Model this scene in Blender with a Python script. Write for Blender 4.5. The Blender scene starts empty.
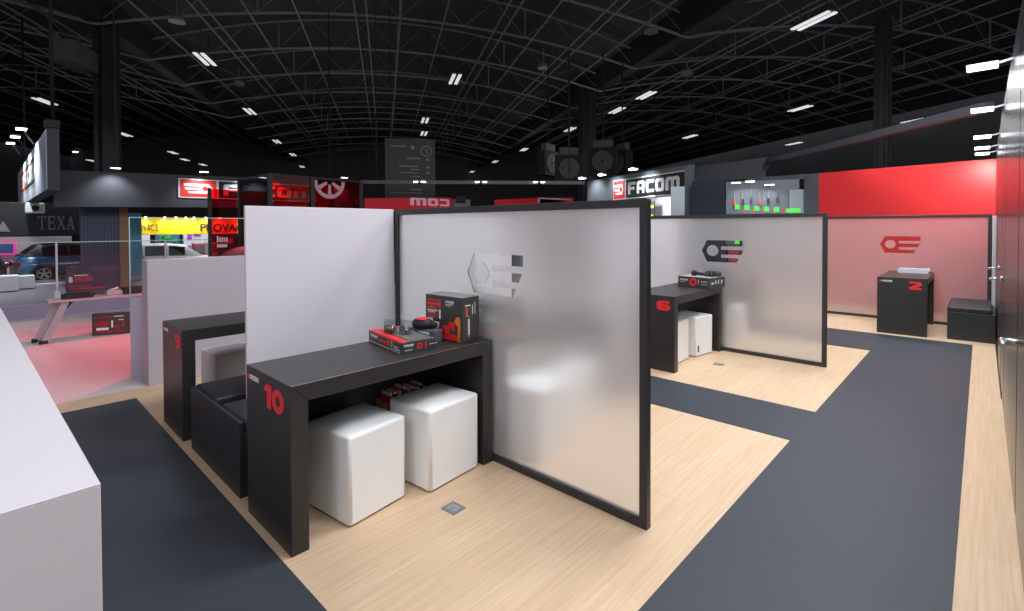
import bpy, bmesh, math, random
from mathutils import Vector, Matrix
random.seed(7)
S = bpy.context.scene
COL = S.collection
PI = math.pi

# ------------------------------------------------------------------ materials
def lin(c):
    c /= 255.0
    return c / 12.92 if c <= 0.04045 else ((c + 0.055) / 1.055) ** 2.4

def rgb(r, g, b):
    return (lin(r), lin(g), lin(b), 1.0)

MATS = {}

def mat(name, color=(0.5, 0.5, 0.5, 1), rough=0.5, metal=0.0, emit=None, estr=0.0, noise=0.0, nscale=40.0,
        stretch=None, bump=0.0, spec=0.5, trans=0.0, coat=0.0):
    if name in MATS:
        return MATS[name]
    m = bpy.data.materials.new(name)
    m.use_nodes = True
    nt = m.node_tree
    b = nt.nodes['Principled BSDF']
    b.inputs['Base Color'].default_value = color
    b.inputs['Roughness'].default_value = rough
    b.inputs['Metallic'].default_value = metal
    b.inputs['Specular IOR Level'].default_value = spec
    b.inputs['Transmission Weight'].default_value = trans
    b.inputs['Coat Weight'].default_value = coat
    b.inputs['Coat Roughness'].default_value = 0.04
    if emit:
        b.inputs['Emission Color'].default_value = emit
        b.inputs['Emission Strength'].default_value = estr
    if noise > 0 or bump > 0:
        tc = nt.nodes.new('ShaderNodeTexCoord')
        mp = nt.nodes.new('ShaderNodeMapping')
        if stretch:
            mp.inputs['Scale'].default_value = stretch
        nz = nt.nodes.new('ShaderNodeTexNoise')
        nz.inputs['Scale'].default_value = nscale
        nz.inputs['Detail'].default_value = 4
        nt.links.new(tc.outputs['Object'], mp.inputs['Vector'])
        nt.links.new(mp.outputs['Vector'], nz.inputs['Vector'])
        if noise > 0:
            mx = nt.nodes.new('ShaderNodeMix')
            mx.data_type = 'RGBA'
            mx.inputs[6].default_value = tuple(c * (1 - noise) for c in color[:3]) + (1,)
            mx.inputs[7].default_value = tuple(min(1, c * (1 + noise)) for c in color[:3]) + (1,)
            nt.links.new(nz.outputs['Fac'], mx.inputs[0])
            nt.links.new(mx.outputs[2], b.inputs['Base Color'])
        if bump > 0:
            bp = nt.nodes.new('ShaderNodeBump')
            bp.inputs['Strength'].default_value = bump
            bp.inputs['Distance'].default_value = 0.002
            nt.links.new(nz.outputs['Fac'], bp.inputs['Height'])
            nt.links.new(bp.outputs['Normal'], b.inputs['Normal'])
    MATS[name] = m
    return m

def wood_floor():
    m = bpy.data.materials.new('pale_oak_floor')
    m.use_nodes = True
    nt = m.node_tree
    b = nt.nodes['Principled BSDF']
    tc = nt.nodes.new('ShaderNodeTexCoord')
    mp = nt.nodes.new('ShaderNodeMapping')
    mp.inputs['Rotation'].default_value = (0, 0, PI / 2)
    br = nt.nodes.new('ShaderNodeTexBrick')
    br.inputs['Scale'].default_value = 1.0
    br.inputs['Brick Width'].default_value = 1.3
    br.inputs['Row Height'].default_value = 0.19
    br.inputs['Mortar Size'].default_value = 0.0012
    br.inputs['Color1'].default_value = rgb(216, 189, 160)
    br.inputs['Color2'].default_value = rgb(210, 182, 152)
    br.inputs['Mortar'].default_value = rgb(203, 175, 143)
    br.offset = 0.37
    mp2 = nt.nodes.new('ShaderNodeMapping')
    mp2.inputs['Scale'].default_value = (60, 2.2, 1)
    nz = nt.nodes.new('ShaderNodeTexNoise')
    nz.inputs['Scale'].default_value = 1.0
    nz.inputs['Detail'].default_value = 6
    nz.inputs['Distortion'].default_value = 0.4
    rp = nt.nodes.new('ShaderNodeValToRGB')
    rp.color_ramp.elements[0].position = 0.3
    rp.color_ramp.elements[0].color = (0.84, 0.80, 0.76, 1)
    rp.color_ramp.elements[1].position = 0.7
    rp.color_ramp.elements[1].color = (1.0, 1.0, 1.0, 1)
    mx = nt.nodes.new('ShaderNodeMix')
    mx.data_type = 'RGBA'
    mx.blend_type = 'MULTIPLY'
    mx.inputs[0].default_value = 1.0
    L = nt.links.new
    L(tc.outputs['Object'], mp.inputs['Vector'])
    L(mp.outputs['Vector'], br.inputs['Vector'])
    L(tc.outputs['Object'], mp2.inputs['Vector'])
    L(mp2.outputs['Vector'], nz.inputs['Vector'])
    L(nz.outputs['Fac'], rp.inputs['Fac'])
    L(br.outputs['Color'], mx.inputs[6])
    L(rp.outputs['Color'], mx.inputs[7])
    L(mx.outputs[2], b.inputs['Base Color'])
    b.inputs['Roughness'].default_value = 0.5
    b.inputs['Specular IOR Level'].default_value = 0.35
    return m

def clear_glass(name, tint=(1, 1, 1, 1), refl=1.0):
    if name in MATS:
        return MATS[name]
    m = bpy.data.materials.new(name)
    m.use_nodes = True
    nt = m.node_tree
    nt.nodes.remove(nt.nodes['Principled BSDF'])
    out = nt.nodes['Material Output']
    tr = nt.nodes.new('ShaderNodeBsdfTransparent')
    tr.inputs['Color'].default_value = tint
    gl = nt.nodes.new('ShaderNodeBsdfGlossy')
    gl.inputs['Roughness'].default_value = 0.02
    fr = nt.nodes.new('ShaderNodeFresnel')
    fr.inputs['IOR'].default_value = 1.35
    ma = nt.nodes.new('ShaderNodeMath')
    ma.operation = 'MULTIPLY'
    ma.inputs[1].default_value = refl
    mx = nt.nodes.new('ShaderNodeMixShader')
    L = nt.links.new
    L(fr.outputs['Fac'], ma.inputs[0])
    L(ma.outputs[0], mx.inputs['Fac'])
    L(tr.outputs['BSDF'], mx.inputs[1])
    L(gl.outputs['BSDF'], mx.inputs[2])
    L(mx.outputs['Shader'], out.inputs['Surface'])
    MATS[name] = m
    return m

def frosted_glass(name, tint, diffuse, share, rough):
    """sand-blasted film: rough refraction mixed with a diffusing layer"""
    m = bpy.data.materials.new(name)
    m.use_nodes = True
    nt = m.node_tree
    nt.nodes.remove(nt.nodes['Principled BSDF'])
    out = nt.nodes['Material Output']
    rf = nt.nodes.new('ShaderNodeBsdfGlass')
    rf.distribution = 'MULTI_GGX'
    rf.inputs['Color'].default_value = tint
    rf.inputs['Roughness'].default_value = rough
    rf.inputs['IOR'].default_value = 1.2
    tl = nt.nodes.new('ShaderNodeBsdfTranslucent')
    tl.inputs['Color'].default_value = diffuse
    df = nt.nodes.new('ShaderNodeBsdfDiffuse')
    df.inputs['Color'].default_value = diffuse
    gl = nt.nodes.new('ShaderNodeBsdfGlossy')
    gl.inputs['Roughness'].default_value = 0.12
    gl.inputs['Color'].default_value = (0.9, 0.9, 0.9, 1)
    fr = nt.nodes.new('ShaderNodeFresnel')
    fr.inputs['IOR'].default_value = 1.4
    m1 = nt.nodes.new('ShaderNodeMixShader')
    m1.inputs['Fac'].default_value = 0.45
    m2 = nt.nodes.new('ShaderNodeMixShader')
    m2.inputs['Fac'].default_value = share
    m3 = nt.nodes.new('ShaderNodeMixShader')
    L = nt.links.new
    L(tl.outputs['BSDF'], m1.inputs[1])
    L(df.outputs['BSDF'], m1.inputs[2])
    L(rf.outputs['BSDF'], m2.inputs[1])
    L(m1.outputs['Shader'], m2.inputs[2])
    L(fr.outputs['Fac'], m3.inputs['Fac'])
    L(m2.outputs['Shader'], m3.inputs[1])
    L(gl.outputs['BSDF'], m3.inputs[2])
    L(m3.outputs['Shader'], out.inputs['Surface'])
    return m

WOOD = wood_floor()
CARPET = mat('slate_carpet', rgb(55, 60, 69), 0.55, noise=0.12, nscale=500, bump=0.25, spec=0.35)
VINYL = mat('pale_vinyl_floor', rgb(205, 198, 200), 0.4, noise=0.06, nscale=3, stretch=(1, 8, 1))
HALLFLOOR = mat('hall_floor_grey', rgb(95, 95, 105), 0.35, noise=0.1, nscale=1.5)
WHITE = mat('white_laminate', rgb(205, 200, 207), 0.45, noise=0.012, nscale=4)
WHITE2 = mat('white_worktop', rgb(200, 202, 208), 0.4, noise=0.012, nscale=4)
LEATHER = mat('white_leatherette', rgb(244, 245, 246), 0.62, spec=0.25, noise=0.01, nscale=60, bump=0.08)
TABLE = mat('charcoal_laminate', rgb(46, 45, 45), 0.40, noise=0.10, nscale=14, stretch=(1, 1, 6), spec=0.45)
BLACKB = mat('black_laminate', rgb(40, 42, 45), 0.45, noise=0.06, nscale=12)
CUSH = mat('black_leatherette', rgb(33, 36, 40), 0.5, bump=0.15, nscale=80)
FRAME = mat('black_frame_metal', rgb(46, 45, 46), 0.42, spec=0.5)
BLACK = mat('matte_black', rgb(22, 22, 24), 0.6)
DGREY = mat('dark_grey', rgb(58, 60, 66), 0.6)
MGREY = mat('mid_grey', rgb(120, 122, 128), 0.5)
FASCIA = mat('anthracite_board', rgb(58, 62, 72), 0.6)
NAVY = mat('navy_board', rgb(34, 44, 58), 0.55)
RED = mat('signal_red', rgb(214, 40, 40), 0.5)
REDPRINT = mat('red_print', rgb(225, 38, 44), 0.5)
ORANGE = mat('orange_print', rgb(226, 120, 40), 0.5)
WPRINT = mat('white_print', rgb(225, 225, 225), 0.5)
CARTON = mat('printed_black_carton', rgb(58, 56, 56), 0.45)
CARDB = mat('brown_cardboard', rgb(170, 125, 75), 0.8, noise=0.1, nscale=30)
STEEL = mat('brushed_steel', rgb(190, 192, 198), 0.3, metal=1.0)
ALU = mat('aluminium_profile', rgb(178, 178, 182), 0.4, metal=0.6)
SOCKET = mat('socket_steel', rgb(128, 134, 140), 0.45, metal=0.4, noise=0.1, nscale=60)
DOORM = mat('glossy_black_door', rgb(46, 47, 52), 0.22)
SEAM = mat('black_gap', rgb(8, 8, 9), 0.7)
REDWALL = mat('red_wall_paint', rgb(172, 22, 26), 0.5)
ROOF = mat('dark_roof_sheet', rgb(50, 50, 52), 0.8, noise=0.15, nscale=2, stretch=(8, 1, 1))
TRUSS = mat('grey_painted_steel', rgb(128, 128, 130), 0.6)
PURLIN = mat('pale_painted_steel', rgb(125, 125, 127), 0.6)
WIRE = mat('black_wire', rgb(20, 20, 21), 0.7)
COLM = mat('dark_concrete_column', rgb(28, 28, 30), 0.75, noise=0.1, nscale=6)
HALLW = mat('dark_hall_wall', rgb(88, 88, 90), 0.9)
GLASS = clear_glass('clear_glass')
LOGOGL = clear_glass('clear_logo_glass', (0.96, 0.97, 0.97, 1), 0.6)
REDGL = clear_glass('smoked_red_glass', (0.92, 0.11, 0.17, 1), 1.4)
def smooth_glass():
    m = bpy.data.materials.new('smooth_pane_glass')
    m.use_nodes = True
    nt = m.node_tree
    nt.nodes.remove(nt.nodes['Principled BSDF'])
    rf = nt.nodes.new('ShaderNodeBsdfGlass')
    rf.inputs['Roughness'].default_value = 0.0
    rf.inputs['IOR'].default_value = 1.2
    nt.links.new(rf.outputs['BSDF'], nt.nodes['Material Output'].inputs['Surface'])
    return m
PANEGL = smooth_glass()
FROST = frosted_glass('frosted_film', (0.97, 0.97, 0.98, 1), (0.97, 0.96, 0.985, 1), 0.42, 0.62)
LAMP = mat('lamp_tube', (1, 1, 1, 1), 0.4, emit=(0.97, 0.98, 1, 1), estr=0.62)
SPOTL = mat('spot_lens', (1, 1, 1, 1), 0.4, emit=(0.9, 0.96, 1, 1), estr=6.0)

# ------------------------------------------------------------------ helpers
class MB:
    def __init__(s):
        s.bm = bmesh.new()
        s.mats = []

    def mi(s, m):
        if m not in s.mats:
            s.mats.append(m)
        return s.mats.index(m)

    def box(s, x0, x1, y0, y1, z0, z1, bev=0.0, m=None, seg=1):
        t = bmesh.new()
        bmesh.ops.create_cube(t, size=1)
        for v in t.verts:
            v.co = Vector(((x0 + x1) / 2 + v.co.x * (x1 - x0), (y0 + y1) / 2 + v.co.y * (y1 - y0), (z0 + z1) / 2 + v.co.z * (z1 - z0)))
        if bev > 0:
            bmesh.ops.bevel(t, geom=t.edges[:], offset=bev, segments=seg, affect='EDGES', profile=0.5)
        return s.merge(t, m)

    def merge(s, t, m=None, M=None):
        if M is not None:
            t.transform(M)
        idx = s.mi(m) if m else 0
        vm = {v: s.bm.verts.new(v.co) for v in t.verts}
        for f in t.faces:
            try:
                nf = s.bm.faces.new([vm[v] for v in f.verts])
                nf.material_index = idx
                nf.smooth = f.smooth
            except ValueError:
                pass
        t.free()
        return s

    def tube(s, p, q, r, n=8, r2=None, m=None):
        p, q = Vector(p), Vector(q)
        d = q - p
        t = bmesh.new()
        bmesh.ops.create_cone(t, cap_ends=True, segments=n, radius1=r, radius2=r if r2 is None else r2, depth=d.length)
        for f in t.faces:
            f.smooth = len(f.verts) == 4 and n > 6
        return s.merge(t, m, Matrix.Translation((p + q) / 2) @ d.to_track_quat('Z', 'Y').to_matrix().to_4x4())

    def bar(s, p, q, w, h, m=None):
        """rectangular bar from p to q"""
        p, q = Vector(p), Vector(q)
        d = q - p
        t = bmesh.new()
        bmesh.ops.create_cube(t, size=1)
        for v in t.verts:
            v.co = Vector((v.co.x * w, v.co.y * h, v.co.z * d.length))
        return s.merge(t, m, Matrix.Translation((p + q) / 2) @ d.to_track_quat('Z', 'Y').to_matrix().to_4x4())

    def prism(s, pts, axis, a, b, m=None, bev=0.0):
        """polygon (2D) extruded along axis between a and b; 2D coords map to the two remaining axes in order"""
        t = bmesh.new()
        def P(u, v, w):
            return {'x': (w, u, v), 'y': (u, w, v), 'z': (u, v, w)}[axis]
        lo = [t.verts.new(P(u, v, a)) for u, v in pts]
        hi = [t.verts.new(P(u, v, b)) for u, v in pts]
        t.faces.new(lo)
        t.faces.new(hi[::-1])
        n = len(pts)
        for i in range(n):
            t.faces.new((lo[i], hi[i], hi[(i + 1) % n], lo[(i + 1) % n]))
        bmesh.ops.recalc_face_normals(t, faces=t.faces[:])
        if bev > 0:
            bmesh.ops.bevel(t, geom=t.edges[:], offset=bev, segments=1, affect='EDGES')
        return s.merge(t, m)

    def ring(s, c, axis, r0, r1, th, n=24, m=None):
        t = bmesh.new()
        rows = []
        for i in range(n):
            a = 2 * PI * i / n
            cs, sn = math.cos(a), math.sin(a)
            row = []
            for r, w in ((r0, -th / 2), (r1, -th / 2), (r1, th / 2), (r0, th / 2)):
                u, v = r * cs, r * sn
                p = {'x': (w, u, v), 'y': (u, w, v), 'z': (u, v, w)}[axis]
                row.append(t.verts.new(Vector(c) + Vector(p)))
            rows.append(row)
        for i in range(n):
            a, b = rows[i], rows[(i + 1) % n]
            for k in range(4):
                t.faces.new((a[k], a[(k + 1) % 4], b[(k + 1) % 4], b[k]))
        bmesh.ops.recalc_face_normals(t, faces=t.faces[:])
        return s.merge(t, m)

    def build(s, name, material=None, parent=None, smooth=False):
        me = bpy.data.meshes.new(name)
        bmesh.ops.recalc_face_normals(s.bm, faces=s.bm.faces[:])
        s.bm.to_mesh(me)
        s.bm.free()
        ms = [x for x in s.mats if x is not None]
        if not ms:
            ms = [material]
        for x in ms:
            me.materials.append(x)
        if smooth:
            for p in me.polygons:
                p.use_smooth = True
        return link(name, me, parent)

def link(name, me, parent=None):
    o = bpy.data.objects.new(name, me)
    COL.objects.link(o)
    if parent is not None:
        o.parent = parent
    return o

def tag(o, label, cat, group=None):
    o['label'] = label
    o['category'] = cat
    if group:
        o['group'] = group
    return o

def thing(name, label, cat, loc=(0, 0, 0), rz=0.0, group=None):
    o = bpy.data.objects.new(name, None)
    o.empty_display_size = 0.1
    COL.objects.link(o)
    o.location = loc
    o.rotation_euler = (0, 0, rz)
    return tag(o, label, cat, group)

def struct(o):
    o['kind'] = 'structure'
    return o

def dup(root, loc=None, rz=None, label=None, group=None):
    def cp(o, par):
        c = o.copy()
        COL.objects.link(c)
        c.parent = par
        for ch in list(o.children):
            cp(ch, c)
        return c
    r = cp(root, None)
    if loc is not None:
        r.location = loc
    if rz is not None:
        r.rotation_euler = (0, 0, rz)
    if label:
        r['label'] = label
    if group:
        r['group'] = group
    return r

def flat(name, loops, th, material, parent, M):
    """filled 2D outlines (holes by nesting), thickness th, placed by matrix M (x right, y up, z out)"""
    cu = bpy.data.curves.new(name, 'CURVE')
    cu.dimensions = '2D'
    cu.fill_mode = 'BOTH'
    cu.extrude = th / 2
    for lp in loops:
        sp = cu.splines.new('POLY')
        sp.points.add(len(lp) - 1)
        for p, (x, y) in zip(sp.points, lp):
            p.co = (x, y, 0, 1)
        sp.use_cyclic_u = True
    o = bpy.data.objects.new(name, cu)
    COL.objects.link(o)
    return bake(o, name, material, parent, M)

def bake(o, name, material, parent, M):
    bpy.context.view_layer.update()
    dg = bpy.context.evaluated_depsgraph_get()
    me = bpy.data.meshes.new_from_object(o.evaluated_get(dg))
    cu = o.data
    bpy.data.objects.remove(o)
    bpy.data.curves.remove(cu)
    me.name = name
    me.transform(M)
    me.materials.clear()
    me.materials.append(material)
    return link(name, me, parent)

def text(name, body, size, th, material, parent, M, bold=0.0, width=None, align='LEFT'):
    cu = bpy.data.curves.new(name, 'FONT')
    cu.body = body
    cu.size = size
    cu.extrude = th / 2
    cu.offset = bold
    cu.align_x = align
    o = bpy.data.objects.new(name, cu)
    COL.objects.link(o)
    if width:
        bpy.context.view_layer.update()
        w = o.dimensions.x
        if w > 0:
            M = M @ Matrix.Diagonal((width / w, 1, 1, 1))
    return bake(o, name, material, parent, M)

def face(origin, right, up=(0, 0, 1)):
    r = Vector(right).normalized()
    u = Vector(up).normalized()
    n = r.cross(u)
    M = Matrix((r, u, n)).transposed().to_4x4()
    M.translation = Vector(origin)
    return M

def circ(cx, cy, rx, ry=None, n=28):
    ry = rx if ry is None else ry
    return [(cx + rx * math.cos(2 * PI * i / n), cy + ry * math.sin(2 * PI * i / n)) for i in range(n)]

NUT = [(0, .52), (.128, 1), (1, 1), (1, .74), (.47, .73), (.47, .57), (.985, .57), (.93, .36), (.47, .35), (.47, .2), (.88, .2), (.83, 0), (.128, 0)]

def nut_loops(w, h, mirror=False, x0=0, y0=0):
    f = (lambda u: x0 + (1 - u) * w) if mirror else (lambda u: x0 + u * w)
    out = [(f(u), y0 + v * h) for u, v in NUT]
    return out, circ(f(.265), y0 + .52 * h, .26 * h)

BLOCK = {
    'F': [[(0, 0), (.3, 0), (.3, .36), (.85, .36), (.85, .6), (.3, .6), (.3, .76), (1, .76), (1, 1), (.12, 1), (0, .88)]],
    'A': [[(0, 0), (.3, 0), (.3, .28), (.7, .28), (.7, 0), (1, 0), (1, .85), (.85, 1), (.15, 1), (0, .85)], [(.3, .5), (.3, .76), (.7, .76), (.7, .5)]],
    'C': [[(.14, 0), (1, 0), (1, .26), (.3, .26), (.3, .74), (1, .74), (1, 1), (.14, 1), (0, .86), (0, .14)]],
    'O': [[(.14, 0), (.86, 0), (1, .14), (1, .86), (.86, 1), (.14, 1), (0, .86), (0, .14)], [(.3, .26), (.3, .74), (.7, .74), (.7, .26)]],
    'M': [[(0, 0), (.22, 0), (.22, .74), (.39, .74), (.39, 0), (.61, 0), (.61, .74), (.78, .74), (.78, 0), (1, 0), (1, .84), (.88, 1), (.58, 1), (.5, .93), (.42, 1), (.12, 1), (0, .86)]],
}

def block_word(word, w, h, gap=.18, mw=1.5, x0=0, y0=0):
    """loops of a heavy square-shouldered word w wide and h high"""
    units = sum((mw if c == 'M' else 1) for c in word) + gap * (len(word) - 1)
    k = w / units
    loops, x = [], x0
    for c in word:
        cw = (mw if c == 'M' else 1) * k
        for lp in BLOCK[c]:
            loops.append([(x + u * cw, y0 + v * h) for u, v in lp])
        x += cw + gap * k
    return loops

# ------------------------------------------------------------------ camera
cam = bpy.data.cameras.new('camera')
cam.sensor_width = 36.0
cam.lens = 498.2547 / 1024 * 36.0
cam.shift_y = -(305.5 - 234.512) / 1024
cam.clip_end = 400
co = bpy.data.objects.new('camera', cam)
COL.objects.link(co)
R = ((0.7274130917, 0.6861922706, -0.0032189578), (-0.68614369, 0.7272855876, -0.0162021834), (-0.0087767114, 0.0139943479, 0.9998635545))
Mc = Matrix((Vector(R[0]), Vector(R[2]), -Vector(R[1]))).transposed().to_4x4()
Mc.translation = (0, 0, 1.5)
co.matrix_world = Mc
S.camera = co

# ------------------------------------------------------------------ setting: floors
def slab(name, x0, x1, y0, y1, z0, z1, m, bev=0.0):
    o = MB().box(x0, x1, y0, y1, z0, z1, bev).build(name, m)
    return struct(o)

slab('ground', -70, 30, -25, 75, -0.12, -0.03, HALLFLOOR)
slab('floor', -5.72, 3.0, -3.0, 12.2, -0.028, 0.0, WOOD)
slab('floor_vinyl', -11.5, -5.72, -3.0, 12.2, -0.028, 0.0, VINYL)
slab('floor_carpet', -0.961, -0.072, 0.899, 8.456, -0.02, 0.003, CARPET)
slab('floor_carpet', -5.40, -0.072, -3.0, 0.899, -0.02, 0.003, CARPET)
slab('floor_carpet', -5.40, -0.961, 3.842, 4.56, -0.02, 0.003, CARPET)
slab('floor_carpet', -5.40, -0.961, 7.26, 8.456, -0.02, 0.003, CARPET)

# ------------------------------------------------------------------ setting: door wall on the right
WX = 0.147
slab('wall_right', WX, WX + 0.15, 1.6, 10.75, 0, 2.68, DOORM)
def lever(name, parent, y, z, length, sgn):
    b = MB()
    b.tube((0, 0, 0), (-0.012, 0, 0), 0.026, 16)
    b.tube((-0.012, 0, 0), (-0.077, 0, 0), 0.009, 10)
    b.tube((-0.077, -sgn * .009, 0), (-0.077, sgn * length, 0), 0.010, 10)
    o = b.build(name, STEEL, parent)
    o.location = (-0.012, y, z)
    return o
for i, (y0, y1, hy, hz) in enumerate([(1.9, 3.56, 2.6, 1.07), (3.61, 5.57, None, 0), (5.62, 6.35, 6.2, 1.02), (6.40, 7.35, 7.2, 1.05)]):
    d = bpy.data.objects.new('door_%d' % (i + 1), None)
    COL.objects.link(d)
    d.location = (WX, 0, 0)
    struct(d)
    MB().box(-0.012, -0.001, y0, y1, 0.012, 2.62, 0.003).build('door_leaf', DOORM, d)
    MB().box(-0.010, -0.001, y1, y1 + 0.05, 0.0, 2.64).build('door_frame', SEAM, d)
    if hy:
        lever('door_handle', d, hy, hz, .12, -1)
slab('trim_right', WX - 0.016, WX - 0.001, 6.0, 10.5, 0.0, 0.06, SEAM)

# red end wall (a few degrees off the grid) behind the last booth
b = MB()
b.prism([(-2.28, 10.98), (0.146, 10.5), (0.146, 10.62), (-2.28, 11.1)], 'z', 0.0, 2.5)
struct(b.build('wall_back', REDWALL))

# ------------------------------------------------------------------ hall: columns, trusses, roof
AX = Vector((-0.844, 0.536, 0)).normalized()   # along the vaults
BX = Vector((0.536, 0.844, 0)).normalized()    # across them
HM = Matrix((AX, BX * -1, Vector((0, 0, 1)))).transposed().to_4x4()
HROT = math.atan2(AX.y, AX.x)
def hall(a, b, z):
    return AX * a + BX * b + Vector((0, 0, z))
VB = (-9.5, 10.7)
SPAN = VB[1] - VB[0]
ZV = 8.4
def arc(t, rise):
    return rise * (1 - (2 * t - 1) ** 2)
def truss_mesh():
    m = MB()
    n = 16
    lo, hi = [], []
    for i in range(n + 1):
        t = i / n
        lo.append(Vector((0, SPAN * t, arc(t, 1.2))))
        hi.append(Vector((0, SPAN * t, 0.8 + arc(t, 1.7))))
    for i in range(n):
        m.bar(lo[i], lo[i + 1], 0.075, 0.07)
        m.bar(hi[i], hi[i + 1], 0.06, 0.06)
        if i % 2 == 0:
            m.bar(lo[i], hi[i + 1], 0.018, 0.018)
        else:
            m.bar(hi[i], lo[i + 1], 0.018, 0.018)
        if i % 4 == 0:
            m.bar(lo[i], hi[i], 0.05, 0.05)
    return m
proto = truss_mesh().build('ceiling_truss', TRUSS)
struct(proto)
first = True
ang = math.atan2(BX.y, BX.x) - PI / 2
for v in (-1, 0, 1):
    for k in range(1, 15):
        a = 1.2 + 3.75 * k
        if v == 0 and a < 8: continue
        if v != 0 and k > 9: continue
        if v == -1 and a < 12: continue
        o = proto if first else proto.copy()
        if not first:
            COL.objects.link(o)
        first = False
        o.location = hall(a, VB[0] + v * SPAN, ZV)
        o.rotation_euler = (0, 0, ang)
for v in (-1, 0, 1):
    for t in (0.08, 0.16, 0.24, 0.32, 0.42, 0.5, 0.58, 0.68, 0.76, 0.84, 0.92):
        for off in ((0, 0.02) if t in (0.16, 0.42, 0.68, .84) else (0,)):
            b = VB[0] + (v + t + off) * SPAN
            z = ZV + arc(t, 0.9) + 0.08
            struct(MB().bar(hall(4, b, z), hall(58, b, z), 0.05, 0.05).build('ceiling_purlin', PURLIN))
for b in (VB[0] - SPAN, VB[0], VB[1], VB[1] + SPAN):
    struct(MB().bar(hall(5, b, ZV + 0.55), hall(58, b, ZV + 0.55), 0.5, 1.0).build('ceiling_beam', COLM))
# roof: one curved sheet per vault
for v in (-1, 0, 1):
    m = MB()
    bm = m.bm
    n = 16
    rows = []
    for a in (2, 60):
        rows.append([bm.verts.new(hall(a, VB[0] + (v + i / n) * SPAN, ZV + 1.05 + arc(i / n, 1.7))) for i in range(n + 1)])
    top = []
    for a in (2, 60):
        top.append([bm.verts.new(hall(a, VB[0] + (v + i / n) * SPAN, ZV + 1.25 + arc(i / n, 1.7))) for i in range(n + 1)])
    for i in range(n):
        bm.faces.new((rows[0][i], rows[0][i + 1], rows[1][i + 1], rows[1][i]))
        bm.faces.new((top[0][i], top[1][i], top[1][i + 1], top[0][i + 1]))
    struct(m.build('ceiling', ROOF))
# far hall walls
M1 = MB().bar(hall(60, -32, 5), hall(60, 34, 5), 0.4, 14)
struct(M1.build('wall_hall_far', HALLW))
struct(MB().bar(hall(-2, 33, 5), hall(60, 33, 5), 0.4, 14).build('wall_hall_right', HALLW))
struct(MB().bar(hall(8, -31, 5), hall(60, -31, 5), 0.4, 14).build('wall_hall_left', HALLW))

def column(a, b, w):
    m = MB()
    m.bar(hall(a, b, -0.03), hall(a, b, ZV + 0.6), w, w * 0.7)
    for s in (-1, 1):
        m.bar(hall(a - w * 0.36, b + s * w * 0.42, -0.03), hall(a - w * 0.36, b + s * w * 0.42, ZV + 0.3), 0.12, 0.12)
    return struct(m.build('column', COLM))
column(20.5, -9.35, 0.72)
column(24.6, 10.35, 0.75)
column(13.9, 17.0, 0.42)
p = hall(20.2, -9.45, 7.1)
o = MB().box(-0.75, 0.75, -0.35, 0.35, -0.35, 0.35, 0.02).build('hanging_junction_box', mat('box_grey', rgb(70, 70, 72), 0.6))
o.location = p + BX * -0.35 - AX * 0.75
o.rotation_euler = (0, 0, ang)
tag(o, 'grey metal box fixed high on the dark left column', 'electrical box')

# hall lights (pairs of fluorescent tubes)
LIGHTS = [
    (-22.005, 5.986, 8.0, 'twin tube light high right of the dark left column'),
    (-17.056, 14.429, 8.0, 'twin tube light over the middle of the hall, the largest pair there'),
    (-24.976, 18.71, 8.0, 'small tube light just above the grey hanging information banner'),
    (-12.282, 22.815, 8.0, 'bright tube light up and right of the right-hand column'),
    (-20.303, 27.262, 8.0, 'tube light just left of the middle column'),
    (-15.6, 35.544, 8.0, 'thin far tube light above the grey bulkhead of the opposite stand'),
    (-7.448, 31.344, 8.0, 'tube light above the middle of the sloping grey beam'),
    (-3.987, 18.272, 8.0, 'longest twin tube light at the upper right of the roof'),
    (-35.242, 2.26, 8.0, 'tube light above the hanging light-box sign'),
    (-43.786, 6.888, 8.0, 'dim tube light right beside the base of the dark left column'),
    (-51.392, 11.417, 8.0, 'farther dim tube light above the left dark fascia'),
    (-59.066, 15.756, 8.0, 'faintest tube light above the red logo of the left fascia'),
    (-39.193, 15.445, 8.0, 'tube light above the red glass booth'),
]
LIGHTS += [
    (-30.09, 10.39, 8.0, 'twin tube light straight above the red logo, between column and booth'),
    (-63.08, 7.32, 8.0, 'faint far tube light left of the dark left column, low over the fascia'),
    (-45.23, 19.21, 8.0, 'faint far tube light right of the light above the red glass booth'),
    (-53.55, 23.71, 8.0, 'lowest faint tube light above the red glass booth'),
    (-28.52, 21.27, 8.0, 'small tube light at the top of the hanging information banner'),
    (-53.32, 45.38, 8.0, 'lowest far tube light right of the hanging information banner'),
    (-44.26, 40.01, 8.0, 'far tube light second above the lighting rail right of the banner'),
    (-35.77, 35.45, 8.0, 'far tube light third above the lighting rail right of the banner'),
    (-28.41, 31.64, 8.0, 'far tube light highest of the row rising right of the banner'),
    (-3.15, 39.94, 8.0, 'tube light above the right part of the sloping grey beam'),
    (-1.71, 60.0, 8.0, 'far tube light under the right part of the sloping grey beam'),
    (-10.97, 44.42, 8.0, 'far tube light just under the left part of the sloping grey beam'),
    (-15.06, 24.63, 8.0, 'small bright light right of the middle column'),
    (-55.91, 13.39, 8.0, 'faint far tube light above the bare part of the dark fascia'),
]
lp = thing('hanging_hall_light', LIGHTS[0][3], 'ceiling light', LIGHTS[0][:3], HROT, 'twin tube lights under the hall roof')
MB().box(-0.75, 0.75, -0.22, 0.22, 0.05, 0.12, 0.01).build('housing', mat('lamp_housing', rgb(60, 60, 62), 0.5), lp)
for s in (-1, 1):
    MB().box(-0.72, 0.72, s * 0.13 - 0.07, s * 0.13 + 0.07, 0.0, 0.05, 0.012).build('tube', LAMP, lp)
for s in (-.5, .5):
    MB().tube((s, 0, .12), (s, 0, 1.2), .012, 6).build('hanger', WIRE, lp)
for x, y, z, lb in LIGHTS[1:]:
    dup(lp, (x, y, z), HROT, lb)
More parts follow.
